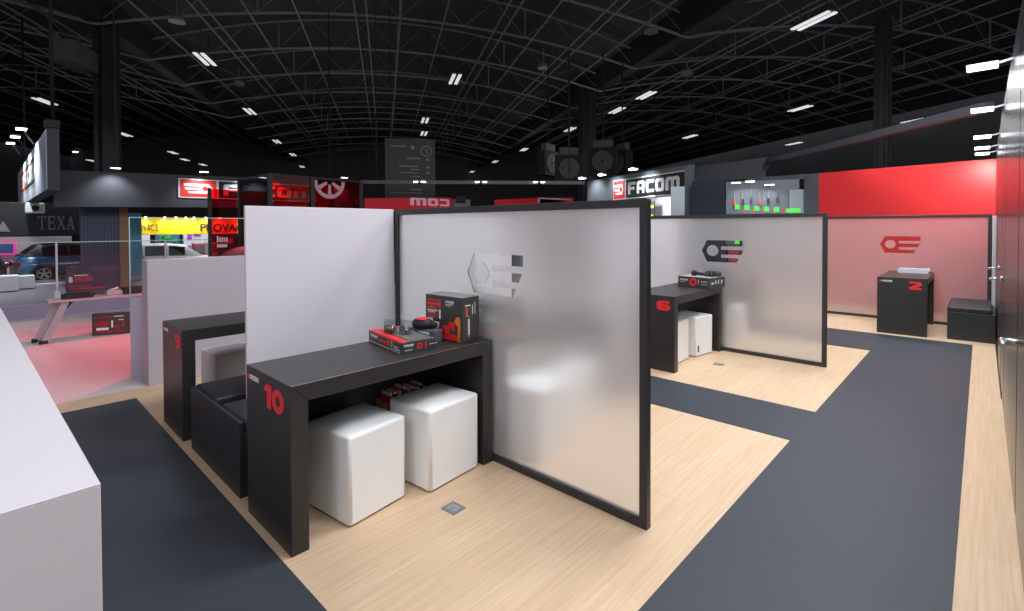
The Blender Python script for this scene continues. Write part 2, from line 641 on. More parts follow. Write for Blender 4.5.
# small bell-shaped lamps in the roof
BELLS = [(-14.6, 17.6, 8.7, 'dim bell lamp under the middle roof trusses'),
         (-8.9, 16.9, 8.6, 'dim bell lamp right of the roof valley'), (-20.3, 4.68, 8.6, 'dim bell lamp right of the top of the dark left column'),
         (-27.03, 8.84, 8.6, 'dim bell lamp below the twin tubes near the left column'), (-10.1, 22.66, 8.6, 'dim bell lamp above the bright tube light right of the middle column')]
bl = None
for x, y, z, lb in BELLS:
    if bl is None:
        bl = thing('hanging_bell_lamp', lb, 'ceiling light', (x, y, z), 0, 'bell lamps under the hall roof')
        MB().tube((0, 0, 0), (0, 0, .22), .26, 20, .18).build('lamp_shade', mat('bell_grey', rgb(120, 120, 122), 0.4), bl)
        MB().tube((0, 0, .22), (0, 0, .9), .02, 6).build('stem', TRUSS, bl)
    else:
        dup(bl, (x, y, z), 0, lb)

# ------------------------------------------------------------------ white counter, bottom left
c = thing('white_counter', 'large white counter with a pale top filling the bottom left corner', 'counter', (-1.25, 0.15, 0), math.radians(1.5))
MB().box(-4.9, 0.0, -1.6, 0.0, 0.0, 0.996, 0.001).build('body', WHITE, c)
MB().box(-4.9, 0.0, -1.6, 0.0, 0.996, 1.0, 0.001).build('countertop', WHITE, c)

# ------------------------------------------------------------------ partitions
def partition(x0, x1, y0, y1, h, label, m=WHITE):
    o = MB().box(x0, x1, y0, y1, 0, h, 0.003).build('white_partition', m)
    return tag(o, label, 'partition wall', 'white booth partitions')
partition(-3.385, -3.36, 1.125, 2.21, 1.636, 'tall white partition rising behind table 10')
partition(-3.385, -3.36, 2.262, 3.40, 1.636, 'white partition seen blurred through the nearest frosted screen')
partition(-3.385, -3.36, 4.98, 6.07, 1.636, 'white partition behind table 6')
partition(-3.385, -3.36, 6.125, 7.28, 1.636, 'white partition seen blurred through the second frosted screen')
partition(-5.95, -5.72, 1.05, 3.2, 1.19, 'low white partition standing behind table 9', mat('dimmed_white_laminate', rgb(172, 165, 175), .45, noise=.012, nscale=4))  # white laminate with the weaker light on this wall put into its colour

partition(-5.76, -5.735, 4.98, 6.07, 1.636, 'white partition of the far row, showing through the clear logo of the nearest screen')
# glass partition with a white lower half behind the low white partition
g = thing('glass_partition', 'clear glass partition with pale lower panel behind the low white partition', 'glass partition', (-6.2, 1.0, 0))
MB().box(-0.012, 0.012, 0.0, 2.6, 0.80, 1.60).build('glass_pane', GLASS, g)
MB().box(-0.012, 0.012, 0.0, 2.6, 0.0, 0.80).build('lower_panel', mat('lilac_white_panel', rgb(214, 205, 228), 0.35), g)
MB().box(-0.014, 0.014, 0.0, 2.6, 1.60, 1.606).box(-0.014, 0.014, -0.006, 0.0, 0.0, 1.606).build('edge_strip', mat('glass_edge', rgb(190, 215, 220), 0.2), g)

# ------------------------------------------------------------------ frosted screens
def screen(x0, x1, y, h, label, logo_x):
    t = thing('frosted_screen', label, 'glass screen', (x0, y, 0), 0)
    w = x1 - x0
    fb = 0.042
    f = MB()
    f.box(0, w, 0, 0.042, 0, fb, 0.002).box(0, w, 0, 0.042, h - fb, h, 0.002)
    f.box(0, fb, 0, 0.042, fb, h - fb, 0.002).box(w - fb, w, 0, 0.042, fb, h - fb, 0.002)
    f.build('frame', FRAME, t)
    lx, lz, lw, lh = logo_x - x0, 1.062, 0.507, 0.262
    outer, hole = nut_loops(lw, lh, x0=lx, y0=lz)
    M = face((0, 0.021, 0), (1, 0, 0))
    rect = [(fb - .003, fb - .003), (w - fb + .003, fb - .003), (w - fb + .003, h - fb + .003), (fb - .003, h - fb + .003)]
    pn = flat('frosted_pane', [rect, outer, hole], 0.008, FROST, t, M)
    pn.data.materials.append(PANEGL)
    for f in pn.data.polygons:
        f.material_index = 0 if f.normal.y < -.5 else 1
    lo = flat('logo_cutout', [outer, hole], 0.004, LOGOGL, t, M)
    lo['label'] = 'clear nut and wing logo left unfrosted'
    return t
screen(-3.36, -1.187, 2.216, 1.634, 'nearest black framed frosted glass screen beside table 10', -2.523)
screen(-3.36, -1.184, 6.075, 1.634, 'black framed frosted glass screen at the end of table 6', -2.523)
screen(-3.36, 0.105, 9.88, 1.655, 'farthest frosted glass screen, glowing red from the red wall behind it', -1.194)
o = MB().box(0.107, 0.146, 9.84, 9.90, 0.0, 1.63, 0.003).build('white_post', WHITE)
tag(o, 'slim white post between the farthest frosted screen and the door wall', 'post')

# ------------------------------------------------------------------ tables
HT, TH, TW, TL = 0.78, 0.083, 0.543, 1.277
def leg_pts(flip):
    if not flip:
        return [(0, 0), (TH, 0), (TH, HT - TH), (0, HT)]
    return [(TL - TH, 0), (TL, 0), (TL, HT), (TL - TH, HT - TH)]
DIG = {}
def digits(number, parent, x1, z0, h, w):
    """heavy rounded numerals on the near end panel, right edge at x1"""
    def O(cx, ww):
        return [circ(cx, z0 + h / 2, ww / 2, h / 2), circ(cx, z0 + h / 2, ww * .21, h * .22)]
    loops = []
    if number == '10':
        loops += O(x1 - .068, .136)
        a = x1 - .232
        loops.append([(a + .035, z0), (a + .088, z0), (a + .088, z0 + h), (a + .03, z0 + h), (a, z0 + h * .80), (a, z0 + h * .66), (a + .035, z0 + h * .72)])
    elif number == '9' or number == '6':
        cx, r = x1 - .07, .07
        body = []
        k = h
        pts6 = [(.0, .32), (.04, .14), (.18, .02), (.4, 0), (.62, 0), (.84, .03), (.97, .14), (1, .32), (.97, .5), (.84, .62), (.62, .66), (.42, .66), (.42, .74), (.92, .74), (.92, 1), (.36, 1), (.16, .96), (.04, .84), (0, .66)]
        hole6 = [(.42, .27), (.62, .27), (.66, .33), (.62, .41), (.42, .41), (.38, .34)]
        ww = w
        def T(u, v):
            if number == '9':
                u, v = 1 - u, 1 - v
            return (x1 - ww + u * ww, z0 + v * h)
        loops += [[T(u, v) for u, v in pts6], [T(u, v) for u, v in hole6]]
    elif number == '2':
        ww = w
        pts2 = [(0, 0), (1, 0), (1, .25), (.52, .25), (.9, .48), (1, .62), (1, .82), (.9, .96), (.76, 1), (0, 1), (0, .75), (.6, .75), (.62, .68), (0, .3)]
        loops += [[(x1 - ww + u * ww, z0 + v * h) for u, v in pts2]]
    flat('number', loops, 0.003, REDPRINT, parent, face((0, -0.001, 0), (1, 0, 0)))

def table(x, y, label, number=None, sticker=True):
    t = thing('booth_table', label, 'table', (x, y, 0), 0, 'charcoal booth tables')
    MB().prism([(0, HT), (TH, HT - TH), (TL - TH, HT - TH), (TL, HT)], 'x', 0, TW, bev=0.0025).build('tabletop', TABLE, t)
    for fl in (False, True):
        MB().prism(leg_pts(fl), 'x', 0, TW, bev=0.0025).build('leg', TABLE, t)
    if number == '10':
        MB().box(0.0, 0.018, TH + .002, TL - TH - .002, 0.03, HT - TH - .002, .001).build('back_panel', BLACKB, t)
    if number == '10':
        digits('10', t, 0.476, 0.622, 0.113, 0)
    elif number == '9':
        digits('9', t, 0.505, 0.640, 0.098, 0.135)
    elif number == '6':
        digits('6', t, 0.498, 0.630, 0.100, 0.150)
    elif number == '2':
        digits('2', t, 0.485, 0.628, 0.108, 0.130)
    if sticker and number:
        s = flat('logo_sticker', block_word('FACOM', 0.115, 0.024, x0=0.053, y0=0.716), 0.002, WPRINT, t, face((0, -0.001, 0), (1, 0, 0)))
        b = MB().box(0.022, 0.047, -0.002, 0.0, 0.716, 0.740)
        b.build('logo_badge', REDPRINT, t)
    return t
table(-2.806, 0.937, 'charcoal table with a red 10 on its end panel, nearest booth', '10')
table(-4.60, 0.937, 'charcoal table with a red 9 on its end panel, before the low white partition', '9')
table(-2.806, 4.797, 'charcoal table with a red 6 on its end panel in the middle booth', '6')
table(-1.065, 8.60, 'charcoal table with a red 2 on its end panel, farthest booth', '2')
table(-2.806, 2.262, 'charcoal table blurred behind the nearest frosted screen')
table(-2.806, 6.123, 'charcoal table blurred behind the second frosted screen')

# ------------------------------------------------------------------ stools
def stool_mesh(w, d, h, mb):
    t = bmesh.new()
    bmesh.ops.create_cube(t, size=1)
    for v in t.verts:
        v.co = Vector((v.co.x * w, v.co.y * d, (v.co.z + .5) * (h - .012) + .012))
    ed = [e for e in t.edges if max(v.co.z for v in e.verts) > .1]
    bmesh.ops.bevel(t, geom=ed, offset=0.017, segments=4, affect='EDGES', profile=0.5)
    big = [f for f in t.faces if f.calc_area() > .05]
    for f in t.faces:
        f.smooth = f not in big
    top = max(big, key=lambda f: f.calc_center_median().z)
    cx = top.calc_center_median()
    for k in range(5):
        r = bmesh.ops.inset_region(t, faces=[top], thickness=.03, depth=0)
        for f in r['faces']:
            f.smooth = True
        for v in top.verts:
            v.co.z = h + .016 * math.sin(PI / 2 * (k + 1) / 5)
    top.smooth = True
    return mb.merge(t)
def make_stool(label, loc, rz):
    t = thing('stool', label, 'stool', loc, rz, 'white cube stools')
    stool_mesh(0.37, 0.37, 0.455, MB()).build('seat', LEATHER, t)
    MB().box(-.155, .155, -.16, .16, 0.0, 0.02, 0.004).build('base', DGREY, t)
    return t
st = make_stool('white cube stool nearest the viewer, under the near half of table 10', (-2.479, 1.386, 0), math.radians(7.5))
STOOL = st
dup(st, (-2.440, 1.886, 0), math.radians(5), 'white cube stool under the far end of table 10, by the frosted screen').scale = (.98, 1.1, 1.02)
s6 = dup(st, (-2.52, 5.75, 0), math.radians(-8), 'white cube stool with a small black tag under table 6')
tg = MB().box(.185, .189, -.135, -.115, .05, .125).build('tag', BLACK, s6)
tg['label'] = 'small black tag near the floor'
dup(st, (-2.58, 5.27, 0), math.radians(2), 'white cube stool mostly hidden behind the end panel of table 6')
dup(st, (-4.72, 1.46, 0), math.radians(2), 'white stool in shade seen through the opening of table 9')
dup(st, (-2.22, 2.56, 0), math.radians(2), 'white cube stool blurred right behind the nearest frosted screen')
dup(st, (-2.36, 3.06, 0), math.radians(4), 'second white cube stool farther behind the nearest frosted screen')
dup(st, (-2.45, 6.75, 0), math.radians(4), 'white cube stool blurred behind the second frosted screen')
dup(st, (-0.76, 9.12, 0), 0, 'white stool barely showing under table 2')

# ------------------------------------------------------------------ benches
def cushion(x0, x1, y0, y1, z0, z1, parent, name='cushion'):
    t = bmesh.new()
    bmesh.ops.create_cube(t, size=1)
    for v in t.verts:
        v.co = Vector(((x0 + x1) / 2 + v.co.x * (x1 - x0), (y0 + y1) / 2 + v.co.y * (y1 - y0), (z0 + z1) / 2 + v.co.z * (z1 - z0)))
    bmesh.ops.bevel(t, geom=t.edges[:], offset=0.02, segments=3, affect='EDGES', profile=0.6)
    for f in t.faces:
        f.smooth = True
    return MB().merge(t).build(name, CUSH, parent)
bn = thing('double_bench', 'black double bench with padded seats standing between tables 9 and 10', 'bench', (-3.899, 0.949, 0))
MB().box(0, 0.935, 0, 0.022, 0, 0.422, 0.002).build('end_panel', BLACKB, bn)
MB().box(0.0, 0.43, 0.024, 1.24, 0, 0.36, 0.002).box(0.545, 0.935, 0.024, 1.24, 0, 0.36, 0.002).build('body', BLACKB, bn)
cushion(0.004, 0.43, 0.026, 1.22, 0.362, 0.432, bn)
cushion(0.545, 0.932, 0.026, 1.22, 0.362, 0.428, bn)
bn = thing('bench', 'black box bench with padded top by the doors, right of table 2', 'bench', (-0.325, 8.70, 0))
MB().box(0, 0.46, 0, 1.1, 0, 0.36, 0.003).build('body', BLACKB, bn)
cushion(0.0, 0.43, 0.0, 1.1, 0.362, 0.43, bn)

# floor sockets
sk = thing('floor_socket', 'grey metal floor socket on the wood in front of table 10', 'floor socket', (-2.035, 1.695, 0), math.radians(4), 'floor sockets')
MB().box(-.05, .05, -.045, .045, -.005, .004, .001).build('plate', SOCKET, sk)
MB().box(-.032, .032, -.028, .028, .004, .006, .001).tube((0, 0, .004), (0, 0, .009), .012, 12).build('hatch', mat('hatch_steel', rgb(150, 156, 164), .5, metal=.3, noise=.25, nscale=90), sk)
dup(sk, (-2.06, 5.44, 0), math.radians(4), 'floor socket on the wood in front of table 6')

# ------------------------------------------------------------------ boxes on table 10
ZT = HT
def deco(parent, name, m, rects, M, th=0.0012):
    """printed rectangles (x, y, w, h) on a box face"""
    loops = [[(x, y), (x + w, y), (x + w, y + h), (x, y + h)] for x, y, w, h in rects]
    return flat(name, loops, th, m, parent, M)
# flat tool box
fb_ = thing('tool_box', 'flat black and red boxed tool set lying on table 10', 'product box', (-2.813, 1.660, ZT), math.radians(-7.5))
W, Dp, Hh = 0.45, 0.22, 0.068
MB().box(0, W, 0, Dp, 0, Hh, 0.002).build('carton', CARTON, fb_)
top = face((0, 0, Hh), (1, 0, 0), (0, 1, 0))
deco(fb_, 'red_band', REDPRINT, [(0.004, 0.004, W - .008, 0.045), (.004, .05, .03, Dp - .055)], top)
deco(fb_, 'window', mat('grey_print', rgb(98, 98, 100), .5), [(.05, .06, W - .07, Dp - .08)], top)
fr_ = face((0, 0, 0), (1, 0, 0))
flat('brand_print', block_word('FACOM', .10, .016, x0=.03, y0=.036), .0012, WPRINT, fb_, fr_)
deco(fb_, 'red_print', REDPRINT, [(.15, .028, .11, .012), (.27, .02, .04, .032), (.005, .060, W - .01, .006)], fr_)
deco(fb_, 'white_print', WPRINT, [(.325, .016, .006, .04), (.35, .03, .06, .004), (.35, .016, .08, .005), (.01, .004, W - .03, .003)], fr_)
sd = face((W, 0, 0), (0, 1, 0))
flat('brand_print', block_word('FACOM', .06, .012, x0=.015, y0=.040), .0012, WPRINT, fb_, sd)
flat('red_print', [circ(.115, .036, .018), circ(.115, .036, .010), [(.15, .02), (.158, .02), (.158, .056), (.15, .056)]], .0012, REDPRINT, fb_, sd)
deco(fb_, 'white_print', WPRINT, [(.175, .034, .055, .003), (.02, .018, .05, .003)], sd)
# clear blister packs on it
def blister(loc, rz, label, content):
    t = thing('blister_pack', label, 'blister pack', loc, rz, 'blister packs on the flat tool box')
    m = MB()
    m.box(-.045, .045, -.001, .001, 0, .085, 0.0)
    m.build('backing_card', clear_glass('blister_film', (.80, .83, .86, 1), 1.6), t)
    m = MB().box(-.035, .035, -.03, -.001, .005, .05, .008)
    m.build('bubble', clear_glass('blister_bubble', (.86, .88, .9, 1), 1.4), t)
    m = MB()
    if content == 'socket':
        for i in range(3):
            m.tube((-.02 + i * .02, -.016, .01), (-.02 + i * .02, -.016, .04), .009, 12)
        m.build('tool', mat('bronze_metal', rgb(150, 125, 110), .35, metal=.7), t)
    else:
        m.tube((-.028, -.014, .02), (.028, -.014, .03), .007, 10).box(-.012, .012, -.024, -.006, .012, .04, .003)
        m.build('tool', STEEL, t)
    return t
blister((-2.635, 1.705, ZT + Hh), math.radians(25), 'clear blister pack with bronze bits standing on the flat tool box', 'socket')
blister((-2.545, 1.755, ZT + Hh), math.radians(20), 'clear blister pack with a steel tool, behind the bronze one', 'tool')
# black case with red top
hc = thing('headlamp', 'round black tool with a red top resting on a grey carton on table 10', 'tool', (-2.595, 1.915, ZT + .073), math.radians(20))
m = MB()
t = bmesh.new()
bmesh.ops.create_uvsphere(t, u_segments=24, v_segments=12, radius=1)
for v in t.verts:
    v.co = Vector((v.co.x * .075, v.co.y * .05, max(-.6, min(.75, v.co.z)) * .045 + .027))
for f in t.faces: f.smooth = True
m.merge(t)
m.build('body', BLACK, hc)
MB().tube((0, 0, .058), (0, 0, .064), .045, 24, .035).build('lid', REDPRINT, hc)
MB().box(.06, .105, -.02, .02, .01, .04, .008).build('clip', BLACK, hc)
sb = thing('small_carton', 'small grey and white carton under the round black tool', 'product box', (-2.585, 1.925, ZT), math.radians(10))
MB().box(-.10, .12, -.035, .035, 0, .073, .002).build('carton', mat('grey_carton', rgb(96, 98, 104), .5), sb)
deco(sb, 'white_print', WPRINT, [(-.02, .01, .09, .05)], face((0, -.035, 0), (1, 0, 0)))
# tall tool box
tb = thing('tool_case_box', 'tall black printed tool box standing against the frosted screen on table 10', 'product box', (-2.655, 1.985, ZT), math.radians(4))
W, Dp, Hh = .34, .15, .28
MB().box(0, W, 0, Dp, 0, Hh, .002).build('carton', CARTON, tb)
fr_ = face((0, 0, 0), (1, 0, 0))
deco(tb, 'red_print', REDPRINT, [(.02, .245, .10, .007), (.02, .215, .105, .016), (.02, .195, .085, .010), (.02, .155, .08, .008), (.02, .138, .09, .006), (.128, .2, .016, .05), (.17, .03, .055, .065), (.22, .06, .05, .06), (.12, .01, .20, .035)], fr_)
deco(tb, 'white_print', WPRINT, [(.02, .178, .10, .006), (.02, .168, .075, .005), (.13, .13, .014, .06), (.19, .228, .07, .004), (.19, .218, .05, .003), (.08, .06, .05, .05), (.02, .07, .05, .06)], fr_)
flat('brand_print', block_word('FACOM', .075, .014, x0=.19, y0=.238), .0012, WPRINT, tb, fr_)
flat('tool_picture', [[(.295, .004), (.322, .004), (.322, .14), (.31, .16), (.285, .155), (.27, .13), (.282, .11), (.30, .10)]], .0012, ORANGE, tb, fr_)
flat('round_picture', [circ(.15, .055, .032), circ(.15, .055, .014)], .0014, mat('dark_red_print', rgb(150, 26, 34), .5), tb, fr_)
sd = face((W, 0, 0), (0, 1, 0))
deco(tb, 'white_print', WPRINT, [(.025, .225, .045, .008), (.085, .17, .008, .06), (.05, .045, .012, .10), (.108, .17, .005, .075)], sd)
deco(tb, 'red_print', mat('pale_red_print', rgb(205, 92, 82), .5), [(.03, .165, .035, .05), (.045, .155, .02, .06), (.05, .028, .012, .02)], sd)
deco(tb, 'top_flap', mat('grey_flap', rgb(120, 118, 120), .4), [(.0, .0, W, Dp)], face((0, 0, Hh + .0006), (1, 0, 0), (0, 1, 0)))
# printed boxes blurred behind the screen
o = thing('tool_box', 'printed tool box with red base stripe behind the nearest frosted screen', 'product box', (-2.62, 2.30, ZT), math.radians(3))
MB().box(0, .33, 0, .2, .03, .22, .002).build('carton', CARTON, o)
MB().box(0, .33, 0, .2, 0, .03, .001).build('red_base', REDPRINT, o)
deco(o, 'white_print', WPRINT, [(.03, .08, .27, .05)], face((0, 0, 0), (1, 0, 0)))

# cardboard box of packets behind the far stool
cb = thing('cardboard_box', 'open brown cardboard box of packets on the floor behind the far stool', 'box', (-2.718, 1.86, 0), math.radians(0))
m = MB()
m.box(-.068, .068, -.17, .17, 0, .006)
m.box(-.068, -.063, -.17, .17, .006, .41).box(.063, .068, -.17, .17, .006, .405).box(-.063, .063, -.17, -.165, .006, .41).box(-.063, .063, .165, .17, .006, .41)
m.build('carton', CARDB, cb)
rnd = random.Random(3)
for i in range(9):
    mm = [REDPRINT, BLACK, WPRINT, mat('dark_red_print'), BLACK, REDPRINT, WPRINT, BLACK, mat('dark_red_print')][i]
    pk = thing('packet', '', 'packet', (-2.718 + rnd.uniform(-.004, .004), 1.86 - .132 + i * .033, .36 + rnd.uniform(-.02, .02)), math.radians(1 + rnd.uniform(-3, 3)), 'packets in the cardboard box')
    cn = ['red', 'black', 'white', 'dark red', 'black', 'red', 'white', 'black', 'dark red'][i]
    pk['label'] = '%s packet in the cardboard box, %s from its near end' % (cn, ['first', 'second', 'third', 'fourth', 'fifth', 'sixth', 'seventh', 'eighth', 'ninth'][i])
    MB().box(-.055, .055, -.010, .010, -.1, .085, .002).build('sleeve', mm, pk)
    MB().box(-.05, .05, -.008, .008, .085, .1, .001).build('header_card', WPRINT if mm is not WPRINT else REDPRINT, pk)
MB().box(-.062, .062, -.16, .16, .235, .24).build('inner_tray', CARDB, cb)

# ------------------------------------------------------------------ box on table 6
t6 = thing('tool_box', 'black boxed tool set at the far end of table 6', 'product box', (-2.64, 5.69, ZT), math.radians(-9))
W, Dp, Hh = .40, .34, .125
MB().box(0, W, 0, Dp, 0, Hh, .002).build('carton', CARTON, t6)
fr_ = face((0, 0, 0), (1, 0, 0))
flat('brand_print', block_word('FACOM', .10, .016, x0=.03, y0=.078), .0012, WPRINT, t6, fr_)
flat('red_print', [circ(.20, .065, .045, .048), circ(.20, .065, .022)], .0012, REDPRINT, t6, fr_)
deco(t6, 'white_print', WPRINT, [(.265, .05, .006, .045), (.30, .075, .08, .006), (.30, .045, .08, .004), (.03, .06, .07, .004)], fr_)
deco(t6, 'white_print', WPRINT, [(.05, .05, .05, .02), (.13, .05, .02, .04), (.19, .05, .02, .04), (.26, .05, .02, .04)], face((W, 0, 0), (0, 1, 0)))
deco(t6, 'lid_print', mat('pale_lid', rgb(168, 164, 160), .4), [(.006, .006, W - .012, Dp - .012)], face((0, 0, Hh), (1, 0, 0), (0, 1, 0)))
tl = thing('ratchet_tool', 'black tools lying on top of the box on table 6', 'tool', (-2.47, 5.80, ZT + Hh + .001), math.radians(-6))
m = MB()
m.tube((-.02, 0, .03), (.16, .02, .022), .018, 12).tube((-.04, 0, .03), (0, 0, .03), .032, 16).tube((.16, .02, .022), (.2, .025, .02), .022, 12)
m.build('handle', BLACK, tl)
MB().box(.08, .24, .06, .16, 0, .06, .01).build('battery', mat('tool_grey', rgb(60, 62, 60), .5), tl)
MB().tube((-.02, .0, .05), (-.02, .0, .075), .014, 12).build('knob', REDPRINT, tl)

# clear tray on table 2
tr = thing('clear_tray', 'clear plastic tray lying on table 2', 'tray', (-0.93, 9.55, ZT), 0)
m = MB()
m.box(0, .36, 0, .25, 0, .004).box(0, .36, 0, .006, .004, .06).box(0, .36, .244, .25, .004, .06).box(0, .006, .006, .244, .004, .06).box(.354, .36, .006, .244, .004, .06)
m.build('shell', mat('milky_plastic', rgb(205, 205, 212), .3), tr)
MB().box(.34, .375, .02, .06, .03, .075, .004).build('clip', WPRINT, tr)

# ------------------------------------------------------------------ spot lamps along the door wall
lmp = None
LAB = ['white arm lamp nearest the viewer on the door wall top', 'second white arm lamp along the door wall top', 'third white arm lamp along the door wall top',
       'fourth white arm lamp along the door wall top', 'farthest white arm lamp on the door wall, before the red wall']
for i, y in enumerate((4.55, 6.25, 8.17, 9.34, 10.1)):
    if lmp is None:
        lmp = thing('wall_spot_lamp', LAB[0], 'lamp', (WX, y, 2.55), 0, 'arm lamps along the door wall')
        MB().box(-.235, -.075, -.035, .035, -.016, .016, .004).build('housing', mat('lamp_grey', rgb(150, 152, 158), .4), lmp)
        MB().box(-.23, -.08, -.03, .03, -.02, -.016).box(-.23, -.08, -.038, -.035, -.013, .010).build('lens', SPOTL, lmp)
        MB().bar((-.08, 0, .005), (.03, 0, .03), .010, .014).box(0.0, .03, -.02, .02, .0, .12, .002).build('bracket', STEEL, lmp)
    else:
        dup(lmp, (WX, y, 2.55), 0, LAB[i])

# ------------------------------------------------------------------ left background: display area beyond the booths
kt = MB().box(-11.62, -11.5, -3.0, 6.0, -0.03, 0.215).build('trim_step', mat('lilac_step', rgb(150, 138, 165), .4))
struct(kt)
bl_ = thing('glass_balustrade', 'clear glass balustrade with slim steel posts along the lilac kerb', 'balustrade', (-11.56, 0.0, 0.215))
MB().box(-.008, .008, -2.0, 3.2, .03, 1.03).build('glass_pane', GLASS, bl_)
MB().box(-.012, .012, -2.0, 3.2, 1.03, 1.045).build('top_edge', mat('glass_edge'), bl_)
for y in (-.7, .85, 2.42):
    MB().box(-.02, .02, y - .014, y + .014, 0, 1.03, .002).box(-.04, .04, y - .04, y + .04, 0, .2, .004).build('post', WHITE2, bl_)

# low slanted-leg display bench
db = thing('display_bench', 'low metal display bench with a slanted leg on the pink lit floor', 'display bench', (-9.0, 0.45, 0))
m = MB()
m.bar((0, .0, .0), (.05, .22, .53), .05, .075)
m.bar((.2, .06, .0), (.2, .28, .53), .05, .075)
m.build('leg', ALU, db)
MB().box(-.03, .03, -.045, .045, 0, .05, .008).box(.17, .23, .015, .105, 0, .05, .008).build('foot', BLACK, db)
MB().bar((.07, .24, .38), (.07, .36, .53), .05, .04).build('brace', BLACK, db)
MB().box(-.05, .27, .10, 2.4, .525, .555, .004).build('top_rail', ALU, db)
m = MB().bar((.03, 2.1, .53), (.03, 2.34, 0), .05, .075).bar((.2, 2.1, .53), (.2, 2.34, 0), .05, .075)
m.build('leg', ALU, db)
o = tag(MB().box(-.1, .1, -.16, .16, 0, .055, .006).box(-.07, .07, -.13, .13, .055, .07, .004).build('tool_tray', BLACK), 'black tool tray lying on the display bench', 'tool tray')
o.location = (-8.9, .86, .556)
o = thing('clamp_tool', 'silver and black clamp at the far end of the display bench', 'tool', (-8.9, 1.28, .556))
MB().box(-.05, .05, -.12, .06, .0, .06, .006).tube((0, -.1, .06), (0, .02, .09), .02, 10).build('body', ALU, o)
MB().box(-.06, .06, .06, .34, .0, .1, .01).build('grip', BLACK, o)
o = thing('boxed_tool', 'black and red boxed tool set standing on the pink floor under the display bench', 'product box', (-8.963, 1.009, 0), math.radians(65))
MB().box(0, .41, 0, .1, 0, .30, .003).build('carton', CARTON, o)
fr_ = face((0, 0, 0), (1, 0, 0))
deco(o, 'red_print', mat('dark_red_print'), [(.03, .12, .16, .07), (.03, .03, .34, .03), (.26, .08, .05, .05), (.34, .1, .03, .09), (.03, .24, .2, .02)], fr_)
deco(o, 'white_print', WPRINT, [(.05, .07, .14, .035), (.25, .25, .11, .012), (.22, .1, .02, .1), (.3, .2, .06, .01)], fr_)
o = thing('brand_panel', 'dark plum panel with red lettering standing on the stand edge', 'display panel', (-11.9, 0.94, -.03))
MB().box(-.03, .03, 0.05, .80, 0.0, .84, .004).build('board', mat('plum_board', rgb(74, 62, 84), .5), o)
Mx = face((.031, 0, 0), (0, 1, 0))
flat('lettering', block_word('FACOM', .24, .08, x0=.17, y0=.56), .002, REDPRINT, o, Mx)
deco(o, 'white_print', WPRINT, [(.09, .55, .05, .1), (.16, .66, .2, .02)], Mx)
deco(o, 'red_print', REDPRINT, [(.10, .42, .5, .02), (.07, .47, .3, .012)], Mx)

# hall: blue perforated wall with timber edge
o = thing('perforated_panel', 'tall blue perforated display panel with a timber edge', 'display panel', (-16.0, 1.61, -0.03))
def perforated():
    m = bpy.data.materials.new('perforated_blue')
    m.use_nodes = True
    nt = m.node_tree
    b = nt.nodes['Principled BSDF']
    tc = nt.nodes.new('ShaderNodeTexCoord')
    mp = nt.nodes.new('ShaderNodeMapping')
    mp.inputs['Scale'].default_value = (22, 22, 22)
    mp.inputs['Rotation'].default_value = (PI / 4, 0, 0)
    ch = nt.nodes.new('ShaderNodeTexChecker')
    ch.inputs['Scale'].default_value = 1.0
    ch.inputs['Color1'].default_value = rgb(52, 66, 92)
    ch.inputs['Color2'].default_value = rgb(84, 94, 116)
    nt.links.new(tc.outputs['Object'], mp.inputs['Vector'])
    nt.links.new(mp.outputs['Vector'], ch.inputs['Vector'])
    nt.links.new(ch.outputs['Color'], b.inputs['Base Color'])
    b.inputs['Roughness'].default_value = .5
    return m
MB().box(-.1, .1, 0, .75, 0, 2.7, .004).build('board', perforated(), o)
MB().box(-.12, .12, .75, .93, 0, 2.7, .004).build('edge_post', mat('timber_edge', rgb(158, 128, 98), .6, noise=.2, nscale=6, stretch=(6, 6, .6)), o)

# blue pillar banner
o = thing('banner_column', 'bright blue printed banner column left of the yellow fascia', 'banner', (-18.0, 2.86, -.03))
MB().box(-.06, .06, 0, .32, 0, 1.95, .004).build('banner', mat('bright_blue', rgb(110, 185, 235), .5, noise=.5, nscale=2), o)
MB().box(-.1, .1, -.02, .34, 0, .12, .004).build('base', WHITE2, o)

# dark banner over the blue car reading TEXA
o = thing('hanging_sign_board', 'black hanging fascia with pale serif TEXA letters', 'sign', (-20.0, 0.25, 1.28))
MB().box(-.1, .1, -1.6, 2.0, 0, .95, .004).build('board', mat('sign_black', rgb(28, 27, 30), .6), o)
SG = mat('sign_grey', rgb(120, 120, 124), .6)
TX = [[(.35, 0), (.65, 0), (.65, .06), (.58, .08), (.58, .90), (.86, .90), (.93, .72), (1, .72), (.98, 1), (.02, 1), (0, .72), (.07, .72), (.14, .90), (.42, .90), (.42, .08), (.35, .06)]]
EX = [[(0, 0), (.9, 0), (.95, .3), (.88, .3), (.78, .1), (.3, .1), (.3, .46), (.6, .46), (.63, .36), (.69, .36), (.69, .66), (.63, .66), (.6, .56), (.3, .56), (.3, .9), (.74, .9), (.82, .72), (.89, .72), (.87, 1), (0, 1), (0, .94), (.13, .92), (.13, .08), (0, .06)]]
XX = [[(0, 0), (.3, 0), (.3, .06), (.2, .08), (.46, .42), (.7, .08), (.6, .06), (.6, 0), (1, 0), (1, .06), (.9, .08), (.57, .54), (.82, .92), (.92, .94), (.92, 1), (.64, 1), (.64, .94), (.72, .92), (.51, .62), (.28, .92), (.38, .94), (.38, 1), (0, 1), (0, .94), (.1, .92), (.4, .5), (.1, .08), (0, .06)]]
AX_ = [[(0, 0), (.32, 0), (.32, .06), (.22, .08), (.28, .27), (.62, .27), (.68, .08), (.58, .06), (.58, 0), (1, 0), (1, .06), (.9, .08), (.56, 1), (.44, 1), (.1, .08), (0, .06)], [(.32, .37), (.45, .74), (.58, .37)]]
lps = []
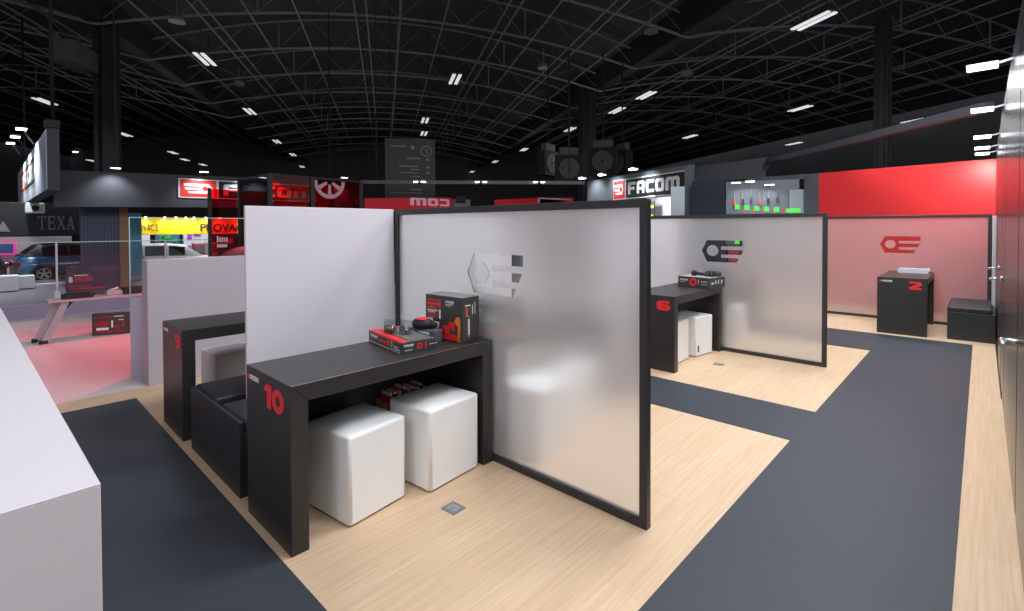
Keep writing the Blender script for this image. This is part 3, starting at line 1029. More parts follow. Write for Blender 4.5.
for k, gl in enumerate((TX, EX, XX, AX_)):
    lps += [[(k * .21 + u * .185, v * .40) for u, v in l] for l in gl]
flat('lettering', lps, .02, SG, o, face((.11, .82, .17), (0, 1, 0)))
flat('lettering', [[(0, 0), (.14, .3), (.28, 0)]], .02, mat('sign_grey'), o, face((.11, -.02, .12), (0, 1, 0)))

# light box far left with a pink-edged screen
o = thing('video_screen', 'small pink rimmed video screen at the far left edge', 'screen', (-24.0, 0.1, -.03))
MB().box(-.04, .04, -.4, .66, .62, 1.08, .01).build('bezel', mat('pink_rim', rgb(225, 60, 150), .4, emit=rgb(235, 60, 150), estr=.5), o)
MB().box(.04, .045, -.36, .58, .68, 1.02).build('screen', mat('screen_blue', rgb(40, 60, 110), .2, emit=rgb(60, 90, 150), estr=.3), o)
MB().box(-.05, .05, .0, .1, 0, .62).build('stand', BLACK, o)
o = tag(MB().box(-24.3, -24.2, -1.0, 2.2, -.03, 1.2).build('white_backdrop', WHITE), 'white backdrop wall behind the far left cars', 'backdrop wall')

# white plinths by the car
pb = None
for (x, y, w, d, h, lb) in [(-17.2, .36, .5, .42, .38, 'white cube plinth at the far left edge, lower left of the blue car'), (-17.6, .72, .45, .3, .33, 'white cube plinth below the wheel of the blue car')]:
    o = thing('plinth', lb, 'plinth', (x, y, -.03), 0, 'white plinths by the blue car')
    MB().box(-w / 2, w / 2, -d / 2, d / 2, 0.02, h, .006).build('body', WHITE, o)
    MB().box(-w / 2 + .02, w / 2 - .02, -d / 2 + .02, d / 2 - .02, 0, .02).build('base', DGREY, o)
struct(MB().box(-18.5, -18.3, -3, 1.9, -.03, .0).build('floor_podium', WHITE))

# ------------------------------------------------------------------ cars
def car(name, label, loc, rz, body_m, stations, glass_m, L, wheel_x, wr, roof_m=None):
    """stations: (x, hood/belt z, roof z or None, half width)"""
    root = thing(name, label, 'car', loc, rz)
    # lower body
    m = MB()
    bm = m.bm
    rings = []
    for x, zb, zr, hw in stations:
        z0 = 0.24
        prof = [(-hw * .86, z0), (-hw * .98, z0 + .12), (-hw, (z0 + zb) / 2), (-hw * .97, zb - .06), (-hw * .88, zb), (0, zb + .025),
                (hw * .88, zb), (hw * .97, zb - .06), (hw, (z0 + zb) / 2), (hw * .98, z0 + .12), (hw * .86, z0)]
        rings.append([bm.verts.new((x, y, z)) for y, z in prof])
    for a, b in zip(rings, rings[1:]):
        for i in range(len(a)):
            j = (i + 1) % len(a)
            f = bm.faces.new((a[i], a[j], b[j], b[i]))
            f.smooth = True
    bm.faces.new(rings[0][::-1]); bm.faces.new(rings[-1])
    m.build('body', body_m, root)
    # greenhouse
    gs = [s for s in stations if s[2]]
    m = MB(); bm = m.bm; g2 = MB(); 
    rr = []
    for x, zb, zr, hw in gs:
        k = max(.0, min(1, (zr - zb) / .5))
        top = hw * (.88 - .16 * k)
        rr.append([(x, -hw * .88, zb), (x, -top, zr - .04 * k), (x, -top * .8, zr), (x, top * .8, zr), (x, top, zr - .04 * k), (x, hw * .88, zb)])
    V = [[bm.verts.new(p) for p in r] for r in rr]
    for a, b in zip(V, V[1:]):
        for i in range(5):
            f = bm.faces.new((a[i], a[i + 1], b[i + 1], b[i]))
            f.smooth = True
    m.build('cabin', roof_m or body_m, root)
    # side windows: slightly proud dark panes between stations
    for sgn in (-1, 1):
        g = MB(); gb = g.bm
        for (a, b) in zip(gs[1:-1], gs[2:-1]):
            q = []
            for (x, zb, zr, hw), dx in ((a, .05), (b, -.05)):
                top = hw * .72
                q.append(((x + dx, sgn * (hw * .88 + .012 - .03 * .1), zb + .05), (x + dx, sgn * (top + .014 + (hw * .88 - top) * .15), zr - .11)))
            vs = [gb.verts.new(p) for p in (q[0][0], q[0][1], q[1][1], q[1][0])]
            vi = [gb.verts.new((p[0], p[1] - sgn * .03, p[2])) for p in (q[0][0], q[0][1], q[1][1], q[1][0])]
            gb.faces.new(vs)
            gb.faces.new(vi[::-1])
            for k in range(4):
                gb.faces.new((vs[k], vi[k], vi[(k + 1) % 4], vs[(k + 1) % 4]))
        if len(gb.verts):
            g.build('side_window', glass_m, root)
        else:
            gb.free()
    # windscreen and rear window
    for (a, b) in ((gs[0], gs[1]), (gs[-1], gs[-2])):
        g = MB(); gb = g.bm
        (x0, zb0, zr0, h0), (x1, zb1, zr1, h1) = a, b
        def mixp(t, s):
            x = x0 + (x1 - x0) * t
            z = zr0 + (zr1 - zr0) * t + .012
            w = (h0 * .84 + (h1 * .62 - h0 * .84) * t) * s
            return (x, w, z)
        vs = [gb.verts.new(p) for p in (mixp(.1, -1), mixp(.1, 1), mixp(.88, 1), mixp(.88, -1))]
        vi = [gb.verts.new((p[0], p[1], p[2] - .03)) for p in (mixp(.1, -1), mixp(.1, 1), mixp(.88, 1), mixp(.88, -1))]
        gb.faces.new(vs); gb.faces.new(vi[::-1])
        for k in range(4):
            gb.faces.new((vs[k], vi[k], vi[(k + 1) % 4], vs[(k + 1) % 4]))
        g.build('windscreen', glass_m, root)
    hwm = max(s[3] for s in stations)
    for x in wheel_x:
        for sgn in (-1, 1):
            w = MB()
            yy = sgn * (hwm - .1)
            w.tube((x, yy - .11, wr), (x, yy + .11, wr), wr, 28)
            wo = w.build('wheel', BLACK, root)
            r = MB()
            ys = yy + sgn * .112
            r.ring((x, ys, wr), 'y', wr * .58, wr * .68, .03, 24)
            for k in range(5):
                a = 2 * PI * k / 5 + .3
                r.bar((x, ys, wr), (x + math.cos(a) * wr * .62, ys, wr + math.sin(a) * wr * .62), .03, .07)
            r.tube((x, ys - .02, wr), (x, ys + .02, wr), .06, 14)
            r.build('rim', STEEL, wo)
            ar = MB()
            ar.ring((x, sgn * (hwm + .002), wr), 'y', wr * 1.03, wr * 1.16, .03, 28)
            ar.build('wheel_arch', BLACK, root)
    hl = MB()
    for sgn in (-1, 1):
        s0 = stations[1]
        hl.box(s0[0] - .14, s0[0] + .1, sgn * s0[3] * .8 - .16, sgn * s0[3] * .8 + .16, s0[1] - .2, s0[1] - .07, .03)
    hl.build('headlamps', mat('headlamp_glass', rgb(190, 200, 210), .15), root)
    tl_ = MB()
    for sgn in (-1, 1):
        s0 = stations[-2]
        tl_.box(s0[0] - .05, s0[0] + .13, sgn * s0[3] * .86 - .12, sgn * s0[3] * .86 + .12, s0[1] - .28, s0[1] - .06, .03)
    tl_.build('tail_lamps', mat('tail_lamp_red', rgb(120, 20, 24), .2), root)
    return root
CARBLUE = mat('petrol_blue_paint', rgb(24, 86, 122), .25, coat=.6)
CARDARK = mat('dark_car_paint', rgb(36, 40, 48), .25, coat=.6)
VANWHITE = mat('white_van_paint', rgb(222, 226, 224), .3, coat=.4)
CARGL = mat('car_glass', rgb(24, 30, 34), .08, coat=.5)
suv = [(-2.1, .72, None, .78), (-2.0, .86, None, .86), (-1.3, .98, None, .9), (-.85, 1.0, 1.02, .9), (-.25, 1.0, 1.52, .9), (.6, 1.0, 1.58, .9), (1.45, 1.02, 1.5, .9), (1.95, 1.02, 1.06, .88), (2.08, .9, None, .84), (2.14, .7, None, .8)]
S1 = Matrix.Identity(4)
blue = car('blue_car', 'petrol blue car with a black roof behind the glass balustrade', (-20.75, 2.55, .06), math.radians(93), CARBLUE, suv, CARGL, 4.2, (-1.35, 1.38), .33, roof_m=BLACK)
blue.rotation_euler = (0, 0, math.radians(-90 + 6))
blue.scale = (.74, .74, .74)
blue.location = (-20.9, 2.15, -.10)
dark = car('dark_car', 'dark car nose at the far left edge beside the blue car', (-21.6, -1.55, -.03), math.radians(82), CARDARK, [(s[0], s[1] * .92, s[2] * .9 if s[2] else None, s[3]) for s in suv], CARGL, 4.2, (-1.35, 1.38), .31)
dark.rotation_euler = (0, 0, math.radians(90))
dark.scale = (.7, .7, .7)
dark.location = (-21.4, -1.05, -.05)
vst = [(-2.3, .62, None, .8), (-2.2, .86, None, .88), (-1.35, 1.08, None, .94), (-1.05, 1.12, 1.14, .94), (-.3, 1.14, 1.72, .94), (.5, 1.14, 1.8, .95), (1.5, 1.14, 1.8, .95), (2.2, 1.14, 1.74, .94), (2.3, 1.1, 1.2, .92), (2.34, .8, None, .9)]
van = car('white_van', 'white van parked under the yellow fascia', (-23.1, 4.25, -.6), math.radians(90), VANWHITE, vst, CARGL, 4.6, (-1.5, 1.5), .33)
van.rotation_euler = (0, 0, math.radians(-90 - 10))
van.location = (-22.6, 5.15, -.40)
van.scale = (.72, .72, .72)

# ------------------------------------------------------------------ yellow PROVAC stand
o = thing('yellow_fascia', 'yellow lit fascia reading PROVAC above the white van', 'sign', (-25.0, 4.2, 1.21))
YEL = mat('signal_yellow', rgb(240, 200, 20), .5)
MB().box(-.15, .15, -.3, 5.5, 0, .70, .006).build('board', YEL, o)
DT = mat('sign_dark_letters', rgb(60, 52, 22), .5)
text('lettering', 'PROVAC', .46, .02, DT, o, face((.16, 2.28, .13), (0, 1, 0)), bold=.014, width=1.75)
text('lettering', 'OVAC 2', .40, .02, DT, o, face((.16, .10, .15), (0, 1, 0)), bold=.004, width=.66)
for k, y in enumerate((.3, .95, 1.35, 1.7, 2.0, 2.45, 3.0, 3.8)):
    MB().bar((.1, y, .72), (.40, y, .74), .03, .02).build('lamp_arm', BLACK, o)
    MB().tube((.38, y, .73), (.36, y, .66), .035, 12, .045).build('lamp', SPOTL, o)
for (x, y, w, h, c_, lb) in [(-26.4, 4.5, .9, 1.25, (235, 240, 245), 'white display wall at the left of the yellow stand'), (-26.4, 5.6, .9, 1.25, (70, 110, 160), 'blue display wall of the yellow stand'),
                             (-26.4, 6.7, 1.0, 1.25, (225, 235, 240), 'white display wall right of the blue one'), (-26.4, 7.9, 1.0, 1.25, (60, 80, 120), 'dark blue display wall seen beside the red glass'), (-26.4, 9.2, 1.2, 1.25, (180, 130, 210), 'violet display wall seen through the red glass')]:
    q = thing('display_wall', lb, 'display wall', (x, y, -.03), 0, 'display walls of the yellow stand')
    MB().box(-.1, .1, -w / 2, w / 2, 0, h + .3, .005).build('board', mat('board_%d' % int(y * 10), rgb(*c_), .5), q)
    d_ = MB()
    rr = random.Random(int(y * 10))
    for k in range(5):
        yy, zz = rr.uniform(-w / 2 + .1, w / 2 - .25), rr.uniform(.5, 1.2)
        d_.box(.1, .13, yy, yy + .18, zz, zz + rr.uniform(.08, .25))
    d_.build('poster', mat('poster_%d' % int(y * 10), rgb(rr.choice((40, 200)), rr.choice((60, 190)), rr.choice((90, 220))), .5), q)
for (x, y, cm, lb) in [(-24.6, 6.35, REDPRINT, 'red tool trolley beside the white van bonnet'), (-24.8, 6.9, WHITE2, 'white tool trolley right of the red one'), (-24.6, 3.75, mat('blue_cabinet', rgb(40, 80, 140), .4), 'blue cabinet at the rear of the white van')]:
    q = thing('tool_trolley', lb, 'trolley', (x, y, -.03), 0, 'trolleys of the yellow stand')
    MB().box(-.2, .2, -.2, .2, .1, .85, .01).build('body', cm, q)
    MB().box(.2, .22, -.18, .18, .45, .6, .004).box(.2, .22, -.18, .18, .62, .8, .004).build('drawer', MGREY, q)
    MB().box(-.2, .2, -.22, -.2, .8, .86).build('handle', STEEL, q)
    for sx in (-1, 1):
        for sy in (-1, 1):
            MB().tube((sx * .15, sy * .15 - .02, .05), (sx * .15, sy * .15 + .02, .05), .05, 12).build('wheel', BLACK, q)

# ------------------------------------------------------------------ long dark fascia with red logo
fa = thing('dark_fascia', 'long anthracite fascia with the red and white brand sign on the left', 'sign', (-15.0, 1.0, 1.97))
MB().prism([(.08, 0), (7.6, .17), (7.6, 1.02), (.08, .82)], 'x', -.3, 0).build('board', FASCIA, fa)
for y in (1.2, 6.6):
    MB().tube((-.15, y, .9), (-.15, y, 6.5), .02, 6).build('hanger', WIRE, fa)
sg = MB().box(0, .03, 2.43, 6.07, .30, .80).build('sign_border', WPRINT, fa)
MB().box(.03, .036, 2.47, 3.30, .33, .77).build('logo_field', RED, fa)
MB().box(.03, .036, 3.36, 6.04, .33, .77).build('name_field', mat('sign_black'), fa)
out, hole = nut_loops(.66, .25, mirror=True, x0=2.55, y0=.42)
flat('logo', [out, hole], .01, WPRINT, fa, face((.04, 0, 0), (0, 1, 0)))
flat('lettering', block_word('FACOM', 2.50, .30, x0=3.47, y0=.40), .01, WPRINT, fa, face((.04, 0, 0), (0, 1, 0)))
LB2 = ['small white lamp over the bare left half of the dark fascia', 'small white lamp over the red logo of the dark fascia', 'small white lamp at the right end of the dark fascia', 'small white lamp over the brand letters, behind the red glass booth']
fl = None
for i, (y, z) in enumerate(((2.10, 2.86), (3.89, 2.91), (7.75, 3.03), (5.75, 2.97))):
    if fl is None:
        fl = thing('fascia_spot_lamp', LB2[0], 'lamp', (-14.75, y, z), 0, 'lamps on top of the dark fascia')
        MB().bar((-.2, 0, -.02), (.25, 0, .06), .03, .03).build('arm', BLACK, fl)
        MB().box(.2, .30, -.10, .10, .015, .05, .01).build('housing', BLACK, fl)
        MB().box(.21, .29, -.09, .09, .0, .015).build('lens', SPOTL, fl)
    else:
        dup(fl, (-14.75, y, z), 0, LB2[i])

# hanging light-box sign
hb = thing('hanging_lightbox_sign', 'long hanging box sign with a bright lit face at the far left', 'sign', (-13.5, .88, 2.24))
MB().box(-12.0, 0, 0, .19, 0, 1.25, .006).build('box', FASCIA, hb)
MB().box(-11.95, -.02, -.012, 0.0, .03, 1.22).build('face_panel', mat('pale_sign_face', rgb(200, 210, 225), .4), hb)
Mf = face((0, -.016, 0), (1, 0, 0))
deco(hb, 'sign_border', WPRINT, [(-9.5, .32, 6.4, .72)], Mf, .006)
deco(hb, 'logo_field', RED, [(-9.3, .36, 1.7, .64)], Mf, .010)
deco(hb, 'name_field', mat('sign_black'), [(-7.5, .36, 4.3, .64)], Mf, .010)
flat('lettering', block_word('FACOM', 3.7, .42, x0=-7.2, y0=.47), .012, WPRINT, hb, Mf)
out, hole = nut_loops(1.3, .40, mirror=True, x0=-9.1, y0=.48)
flat('logo', [out, hole], .012, WPRINT, hb, Mf)
MB().box(-.3, .02, -.02, .21, 1.25, 1.42, .01).build('truss_clamp', BLACK, hb)
for x in (-.12, -10):
    MB().tube((x, .1, 1.25), (x, .1, 6.2), .03, 8).build('hanger', WIRE, hb)
lb3 = ['flat white lamp lighting the hanging box sign, nearest its near end', 'flat white lamp lighting the middle of the hanging box sign', 'flat white lamp lighting the far part of the hanging box sign', 'small lamp on the rear face of the hanging box sign']
sl = None
for i, (x, y, z) in enumerate(((-16.0, .62, 3.75), (-18.5, .6, 3.88), (-21.0, .58, 4.0), (-13.6, 1.25, 3.1))):
    if sl is None:
        sl = thing('sign_spot_lamp', lb3[0], 'lamp', (x, y, z), 0, 'lamps of the hanging box sign')
        MB().bar((0, .20, -.3), (0, .0, .05), .02, .02).build('arm', BLACK, sl)
        MB().box(-.16, .16, -.1, .1, .02, .06, .01).build('housing', BLACK, sl)
        MB().box(-.15, .15, -.09, .09, 0.0, .02, .005).build('lens', SPOTL, sl)
    else:
        c_ = dup(sl, (x, y, z), 0 if i < 3 else PI, lb3[i])
        if i == 3:
            c_.scale = (.45, .45, .45)
            c_.location = (-13.62, 1.32, 3.06)
o = thing('hanging_camera', 'small white projector hanging below the box sign', 'projector', (-19.5, 1.0, 1.91))
MB().box(-.2, .2, -.2, .2, 0, .3, .03).build('body', WHITE2, o)
MB().tube((.2, 0, .15), (.28, 0, .15), .08, 16).build('lens', BLACK, o)

# ------------------------------------------------------------------ red smoked glass booth
rb = thing('red_glass_booth', 'red smoked glass booth with black posts behind the tall white partition', 'glass booth', (-9.8, 3.72, 0))
for (x, y) in ((0, 0), (-1.6, 0), (-.09, .86), (-.25, 2.03), (-1.6, 2.03)):
    MB().box(x - .04, x + .04, y - .04, y + .04, 0, 2.52, .003).build('post', BLACK, rb)
MB().box(-1.56, -.04, -.008, .008, .05, 2.48).build('glass_panel', REDGL, rb)
MB().bar((-.005, .04, 1.265), (-.085, .82, 1.265), .016, 2.43).build('glass_panel', REDGL, rb)
MB().bar((-.095, .90, 1.265), (-.245, 1.99, 1.265), .016, 2.43).build('glass_panel', REDGL, rb)
MB().box(-1.608, -1.592, .04, 1.99, .05, 2.48).build('glass_panel', REDGL, rb)
MB().bar((-1.6, 0, 2.5), (0, 0, 2.5), .04, .04).bar((0, 0, 2.5), (-.25, 2.03, 2.5), .04, .04).bar((-1.6, 2.03, 2.5), (-.25, 2.03, 2.5), .04, .04).build('top_rail', BLACK, rb)
# white round gear emblem on the right-hand glass
Me = face((-.150 + .03, 1.25, 2.46), Vector((-.15, 1.09, 0)).normalized())
loops = [[(.37 * math.cos(-PI * k / 20), .37 * math.sin(-PI * k / 20)) for k in range(21)] + [(.29 * math.cos(-PI + PI * k / 20), .29 * math.sin(-PI + PI * k / 20)) for k in range(21)]]
for a0 in (-.55, -1.57, -2.6):
    loops.append([(.08 * math.cos(a0 - .35), .08 * math.sin(a0 - .35)), (.285 * math.cos(a0 - .16), .285 * math.sin(a0 - .16)), (.285 * math.cos(a0 + .16), .285 * math.sin(a0 + .16)), (.08 * math.cos(a0 + .35), .08 * math.sin(a0 + .35))])
flat('emblem', loops, .004, mat('faded_white_print', rgb(175, 140, 150), .5), rb, Me)
# lower red screen on its left
lo = thing('red_glass_screen', 'lower red glass screen with two small white lines, left of the booth', 'glass screen', (-11.4, 3.15, 0))
MB().box(-.008, .008, 0.03, .51, .05, 2.28).build('glass_panel', REDGL, lo)
MB().box(-.03, .03, -.03, .03, 0, 2.30, .003).build('post', BLACK, lo)
deco(lo, 'white_print', WPRINT, [(.12, 1.20, .03, .12), (.165, 1.20, .025, .09), (.205, 1.20, .03, .09), (.25, 1.20, .025, .09), (.29, 1.20, .03, .09)], face((.012, 0, 0), (0, 1, 0)), .004)
deco(lo, 'white_print', WPRINT, [(.12, 1.09, .19, .06)], face((.012, 0, 0), (0, 1, 0)), .004)
o = thing('lounge_chair', 'black rounded chair back showing above the low white partition', 'chair', (-8.55, 2.86, 0))
t = bmesh.new()
bmesh.ops.create_uvsphere(t, u_segments=24, v_segments=14, radius=1)
for v in t.verts:
    v.co = Vector((v.co.x * .14, v.co.y * .46, v.co.z * .34 + .86))
for f in t.faces: f.smooth = True
MB().merge(t).build('backrest', BLACK, o)
MB().box(-.02, .5, -.36, .36, .38, .52, .05, seg=3).build('seat', BLACK, o)
for sx in (.02, .44):
    for sy in (-.3, .3):
        MB().tube((sx, sy, 0), (sx, sy, .4), .02, 8).build('leg', STEEL, o)

# sign seen from behind through red glass
rs = thing('red_sign_band', 'low red sign band with mirrored white lettering above the nearest frosted screen', 'sign', (-12.0, 7.0, 2.04))
MB().prism([(0, -.1), (2.95, -.02), (2.95, .36), (0, .22)], 'x', -.05, .05).build('board', mat('lit_red_board', rgb(185, 20, 42), .4, emit=rgb(200, 20, 45), estr=.12), rs)
Mr = face((.056, 2.86, .08), (0, 1, 0)) @ Matrix.Diagonal((-1, 1, 1, 1))
flat('lettering', block_word('IOM'.replace('I', 'C'), 1.45, .22), .006, mat('pink_white_print', rgb(235, 190, 205), .5), rs, Mr)
MB().bar((0, .3, -2.1), (0, .3, .1), .08, .08).bar((0, 2.6, -2.1), (0, 2.6, .2), .08, .08).build('post', BLACK, rs)
o = thing('red_sign_band', 'plain red sign band right of the mirrored lettering', 'sign', (-12.0, 11.9, 2.12))
MB().prism([(0, -.1), (4.35, .1), (4.35, .52), (2.2, .44), (0, .28)], 'x', -.05, .05).build('board', mat('lit_red_board'), o)
deco(o, 'white_print', mat('pink_white_print'), [(2.15, .14, .12, .30), (2.2, .40, 1.9, .05)], face((.056, 0, 0), (0, 1, 0)), .006)
MB().bar((0, .3, -2.1), (0, .3, .1), .08, .08).bar((0, 4, -2.1), (0, 4, .3), .08, .08).build('post', BLACK, o)
o = thing('display_cabinet', 'grey and black cabinet corner right of the mirrored red lettering', 'cabinet', (-12.0, 10.25, -.03))
MB().box(-.2, .2, -.3, .35, 0, 2.38, .01).build('body', mat('cabinet_grey', rgb(110, 112, 112), .5), o)
MB().box(.2, .24, -.26, .12, 2.26, 2.48, .01).build('screen', BLACK, o)

# lighting rail over the gap
rl = thing('hanging_lighting_rail', 'thin grey lighting rail with three lamps above the nearest screen', 'lighting rail', (0, 0, 0))
pa, pb_ = Vector((-13.0, 7.45, 2.79)), Vector((-8.62, 12.28, 2.79))
MB().bar(pa, pb_, .06, .10).build('rail', mat('rail_grey', rgb(84, 86, 90), .5), rl)
for q in (pa + Vector((.3, .33, 0)), pb_ - Vector((.3, .33, 0))):
    MB().tube(q, q + Vector((0, 0, 5.8)), .015, 6).build('hanger', WIRE, rl)
for f in (.26, .53, .79):
    q = pa.lerp(pb_, f) + Vector((.1, -.1, -.03))
    MB().box(q.x - .05, q.x + .05, q.y - .05, q.y + .05, q.z - .03, q.z + .05, .01).build('lamp_body', BLACK, rl)
    MB().bar(q + Vector((-.12, -.12, .03)), q + Vector((.12, .12, .03)), .06, .03).build('lamp', SPOTL, rl)

# hanging information banner
ib = thing('hanging_information_banner', 'dark grey hanging banner with small pale lines and a figure 1', 'banner', (-13.05, 9.2, 2.2), math.atan2(1.255, .885))
MB().box(-.77, .77, -.02, .02, -.3, 2.05, .003).build('board', mat('banner_grey', rgb(52, 52, 54), .6), ib)
gp = mat('banner_print', rgb(130, 130, 132), .6)
Mi = face((0, -.022, 0), (1, 0, 0))
deco(ib, 'print', gp, [(-.62, 1.80, .5, .03), (.02, 1.72, .1, .12), (-.1, 1.42, .4, .035), (.5, 1.38, .08, .06), (-.35, 1.18, .6, .03), (0, 1.08, .3, .03), (.5, 1.14, .08, .06), (-.35, .98, .6, .02), (.5, .96, .08, .06), (0, .86, .3, .02), (-.62, .35, .98, .02), (.0, .45, .36, .03)], Mi, .006)
flat('ring', [circ(.5, 1.68, .17), circ(.5, 1.68, .15)], .006, gp, ib, Mi)
text('numeral', '1', .26, .006, gp, ib, face((.44, -.022, 1.59), (1, 0, 0)))
for x in (-.6, .6):
    MB().tube((x, 0, 2.05), (x, 0, 6.3), .015, 6).build('hanger', WIRE, ib)

# ------------------------------------------------------------------ hanging square light units with spiral discs
def spiral_unit(loc, rz, w, label):
    t = thing('hanging_speaker', label, 'speaker', loc, rz, 'speakers around the middle column')
    MB().box(-w / 2, w / 2, 0, .35, -w / 2, w / 2, .01).build('cabinet', mat('speaker_black', rgb(14, 14, 15), .7), t)
    m = MB()
    for k in range(5):
        r = w * (.07 + .065 * k)
        m.ring((0, -.012, 0), 'y', r, r + w * .034, .02, 36)
    m.build('spiral_grille', mat('grille_grey', rgb(95, 95, 97), .5), t)
    MB().box(-w * .35, w * .35, .05, .3, w / 2, w / 2 + .3, .01).build('bracket', mat('bracket_grey', rgb(80, 80, 82), .6), t)
    MB().tube((0, .17, w / 2 + .2), (0, .17, w / 2 + 4), .03, 6).build('hanger', WIRE, t)
    return t
def facing(x, y, off=0):
    return math.atan2(y, x) - PI / 2 + math.radians(off)
for (x, y, z, off, w, lb) in [(-13.27, 16.53, 4.17, 58, 1.05, 'side-on black hanging unit left of the middle column'), (-11.73, 15.7, 3.76, 8, 1.05, 'black hanging unit with pale rings, left of the middle column'),
                              (-10.8, 16.6, 4.04, -10, 1.08, 'largest black hanging unit with pale rings, right of the middle column'), (-11.1, 18.3, 4.13, -58, 1.05, 'side-on black hanging unit at the right of the group')]:
    spiral_unit((x, y, z), facing(x, y, off), w, lb)

# ------------------------------------------------------------------ opposite stand with FACOM sign
pL, pR = Vector((-10.2, 14.7, 0)), Vector((-5.56, 12.6, 0))
dv = (pR - pL); Lw = dv.length
fw = thing('brand_sign_wall', 'dark grey wall with the lit red and white brand sign, opposite stand', 'sign', pL, math.atan2(dv.y, dv.x))
MB().box(0, Lw, 0, .2, 2.35, 3.1, .004).box(0, .9, 0, .2, 0, 2.35, .004).build('board', mat('slate_board', rgb(92, 98, 106), .55), fw)
MB().box(.9, Lw, .5, .6, 0, 2.35, .004).build('lit_back_wall', mat('bright_white_wall', rgb(240, 242, 246), .5), fw)
Mw = face((0, -.02, 0), (1, 0, 0))
x0s, x1s = 1.72, 4.98
deco(fw, 'sign_border', WPRINT, [(x0s - .03, 2.34, x1s - x0s + .06, .62)], Mw, .03)
deco(fw, 'logo_field', RED, [(x0s, 2.37, .60, .56)], face((0, -.026, 0), (1, 0, 0)), .04)
deco(fw, 'name_field', mat('sign_black'), [(x0s + .66, 2.37, x1s - x0s - .66, .56)], face((0, -.026, 0), (1, 0, 0)), .04)
out, hole = nut_loops(.48, .32, mirror=True, x0=x0s + .06, y0=2.49)
Ml = face((0, -.05, 0), (1, 0, 0))
flat('logo', [out, hole], .012, WPRINT, fw, Ml)
flat('lettering', block_word('FACOM', 2.28, .37, x0=x0s + .80, y0=2.47), .012, WPRINT, fw, Ml)
al = None
for i, (f, lb) in enumerate(((.12, 'small lamp at the left end of the brand sign wall'), (.36, 'small lamp over the red logo of the brand sign wall'), (.68, 'small lamp over the letters of the brand sign wall'))):
    p_ = pL.lerp(pR, f) + Vector((0, 0, 3.1)) + Vector((-.41, -.91, 0)) * .55
    if al is None:
        al = thing('sign_arm_lamp', lb, 'lamp', p_, math.atan2(dv.y, dv.x), 'lamps on the brand sign wall')
        MB().bar((0, 0, .03), (0, .5, 0), .02, .02).build('arm', BLACK, al)
        MB().box(-.14, .14, -.07, .07, .02, .07, .01).build('housing', MGREY, al)
        MB().box(-.13, .13, -.06, .06, 0.0, .02).box(-.13, .13, -.074, -.07, .01, .055).build('lens', SPOTL, al)
    else:
        dup(al, p_, math.atan2(dv.y, dv.x), lb)
o = thing('price_label_rack', 'small yellow green label on the lit wall beside the screen post', 'label', (-7.0, 13.35, 1.72), math.atan2(dv.y, dv.x))
MB().box(-.12, .12, -.03, .03, 0, .5, .005).build('rack', DGREY, o)
MB().box(-.12, .12, -.04, -.03, 0.0, .12).box(-.12, .12, -.04, -.03, .3, .38).build('label_strip', mat('lime_label', rgb(200, 220, 60), .5), o)
# pale and navy pillars
o = tag(MB().prism([(-5.62, 11.7), (-5.30, 11.85), (-5.36, 11.98), (-5.68, 11.83)], 'z', 0, 2.47).build('pale_pillar', mat('pale_pillar_paint', rgb(190, 200, 210), .5)), 'pale grey pillar in front of the last letter of the brand sign', 'pillar')
o = tag(MB().prism([(-4.72, 10.5), (-4.585, 10.57), (-4.66, 10.74), (-4.80, 10.67)], 'z', 0, 2.8).build('navy_post', NAVY), 'tall slim navy post right of the brand sign', 'pillar')
nb = thing('navy_cabinet', 'large navy blue wall block between the brand sign and the lit shelves', 'wall block', (0, 0, 0))
MB().prism([(-4.52, 10.40), (-3.78, 10.28), (-4.06, 11.0), (-4.55, 11.1)], 'z', .02, 2.44).build('body', NAVY, nb)
MB().prism([(-4.47, 10.47), (-3.83, 10.36), (-4.09, 10.9), (-4.5, 11.0)], 'z', 0.0, .02).build('base', BLACK, nb)
# lit shelf wall with labels
sA, sB = Vector((-4.15, 11.62, 0)), Vector((-2.45, 12.15, 0))
ds = sB - sA
sr = math.atan2(ds.y, ds.x)
sw = thing('shelf_wall', 'grey lit shelf wall with green and red price tags', 'shelf wall', sA, sr)
MB().box(-.1, 1.35, 0, .12, 0, 2.50, .004).build('back_panel', mat('shelf_grey', rgb(92, 96, 106), .5), sw)
MB().box(-.1, 1.15, -.3, 0, 1.05, 1.08).box(-.1, 1.15, -.3, 0, 1.74, 1.76).build('shelf', DGREY, sw)
def on_wall(x, z, w, h, m, nm, lb, cat, gr, y=-.32):
    q = sA + Vector((math.cos(sr), math.sin(sr), 0)) * x + Vector((-math.sin(sr), math.cos(sr), 0)) * y + Vector((0, 0, z))
    t = MB().box(-w / 2, w / 2, -.008, .008, 0, h, .001).build(nm, m)
    t.location = q
    t.rotation_euler = (0, 0, sr)
    tag(t, lb, cat, gr)
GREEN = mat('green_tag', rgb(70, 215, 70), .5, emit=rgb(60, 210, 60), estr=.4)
ordn = ['first', 'second', 'third', 'fourth', 'fifth']
for k in range(5):
    on_wall(.15 + k * .19, 1.86 - .018 * k, .10, .10, GREEN, 'price_tag', '%s green price tag from the left on the lit shelf wall' % ordn[k], 'price tag', 'green price tags on the shelf wall')
NUMRED = mat('red_tag', rgb(225, 60, 50), .5)
for k in range(5):
    x = .25 + k * .19
    q = sA + Vector((math.cos(sr), math.sin(sr), 0)) * x + Vector((-math.sin(sr), math.cos(sr), 0)) * -.32 + Vector((0, 0, 1.77))
    t = text('number_tag', str(k + 1), .13, .012, NUMRED, None, Matrix.Rotation(PI / 2, 4, 'X'), bold=.004)
    t.location = q
    t.rotation_euler = (0, 0, sr)
    tag(t, 'red shelf number %d on the lit shelf wall' % (k + 1), 'number tag', 'red shelf numbers')
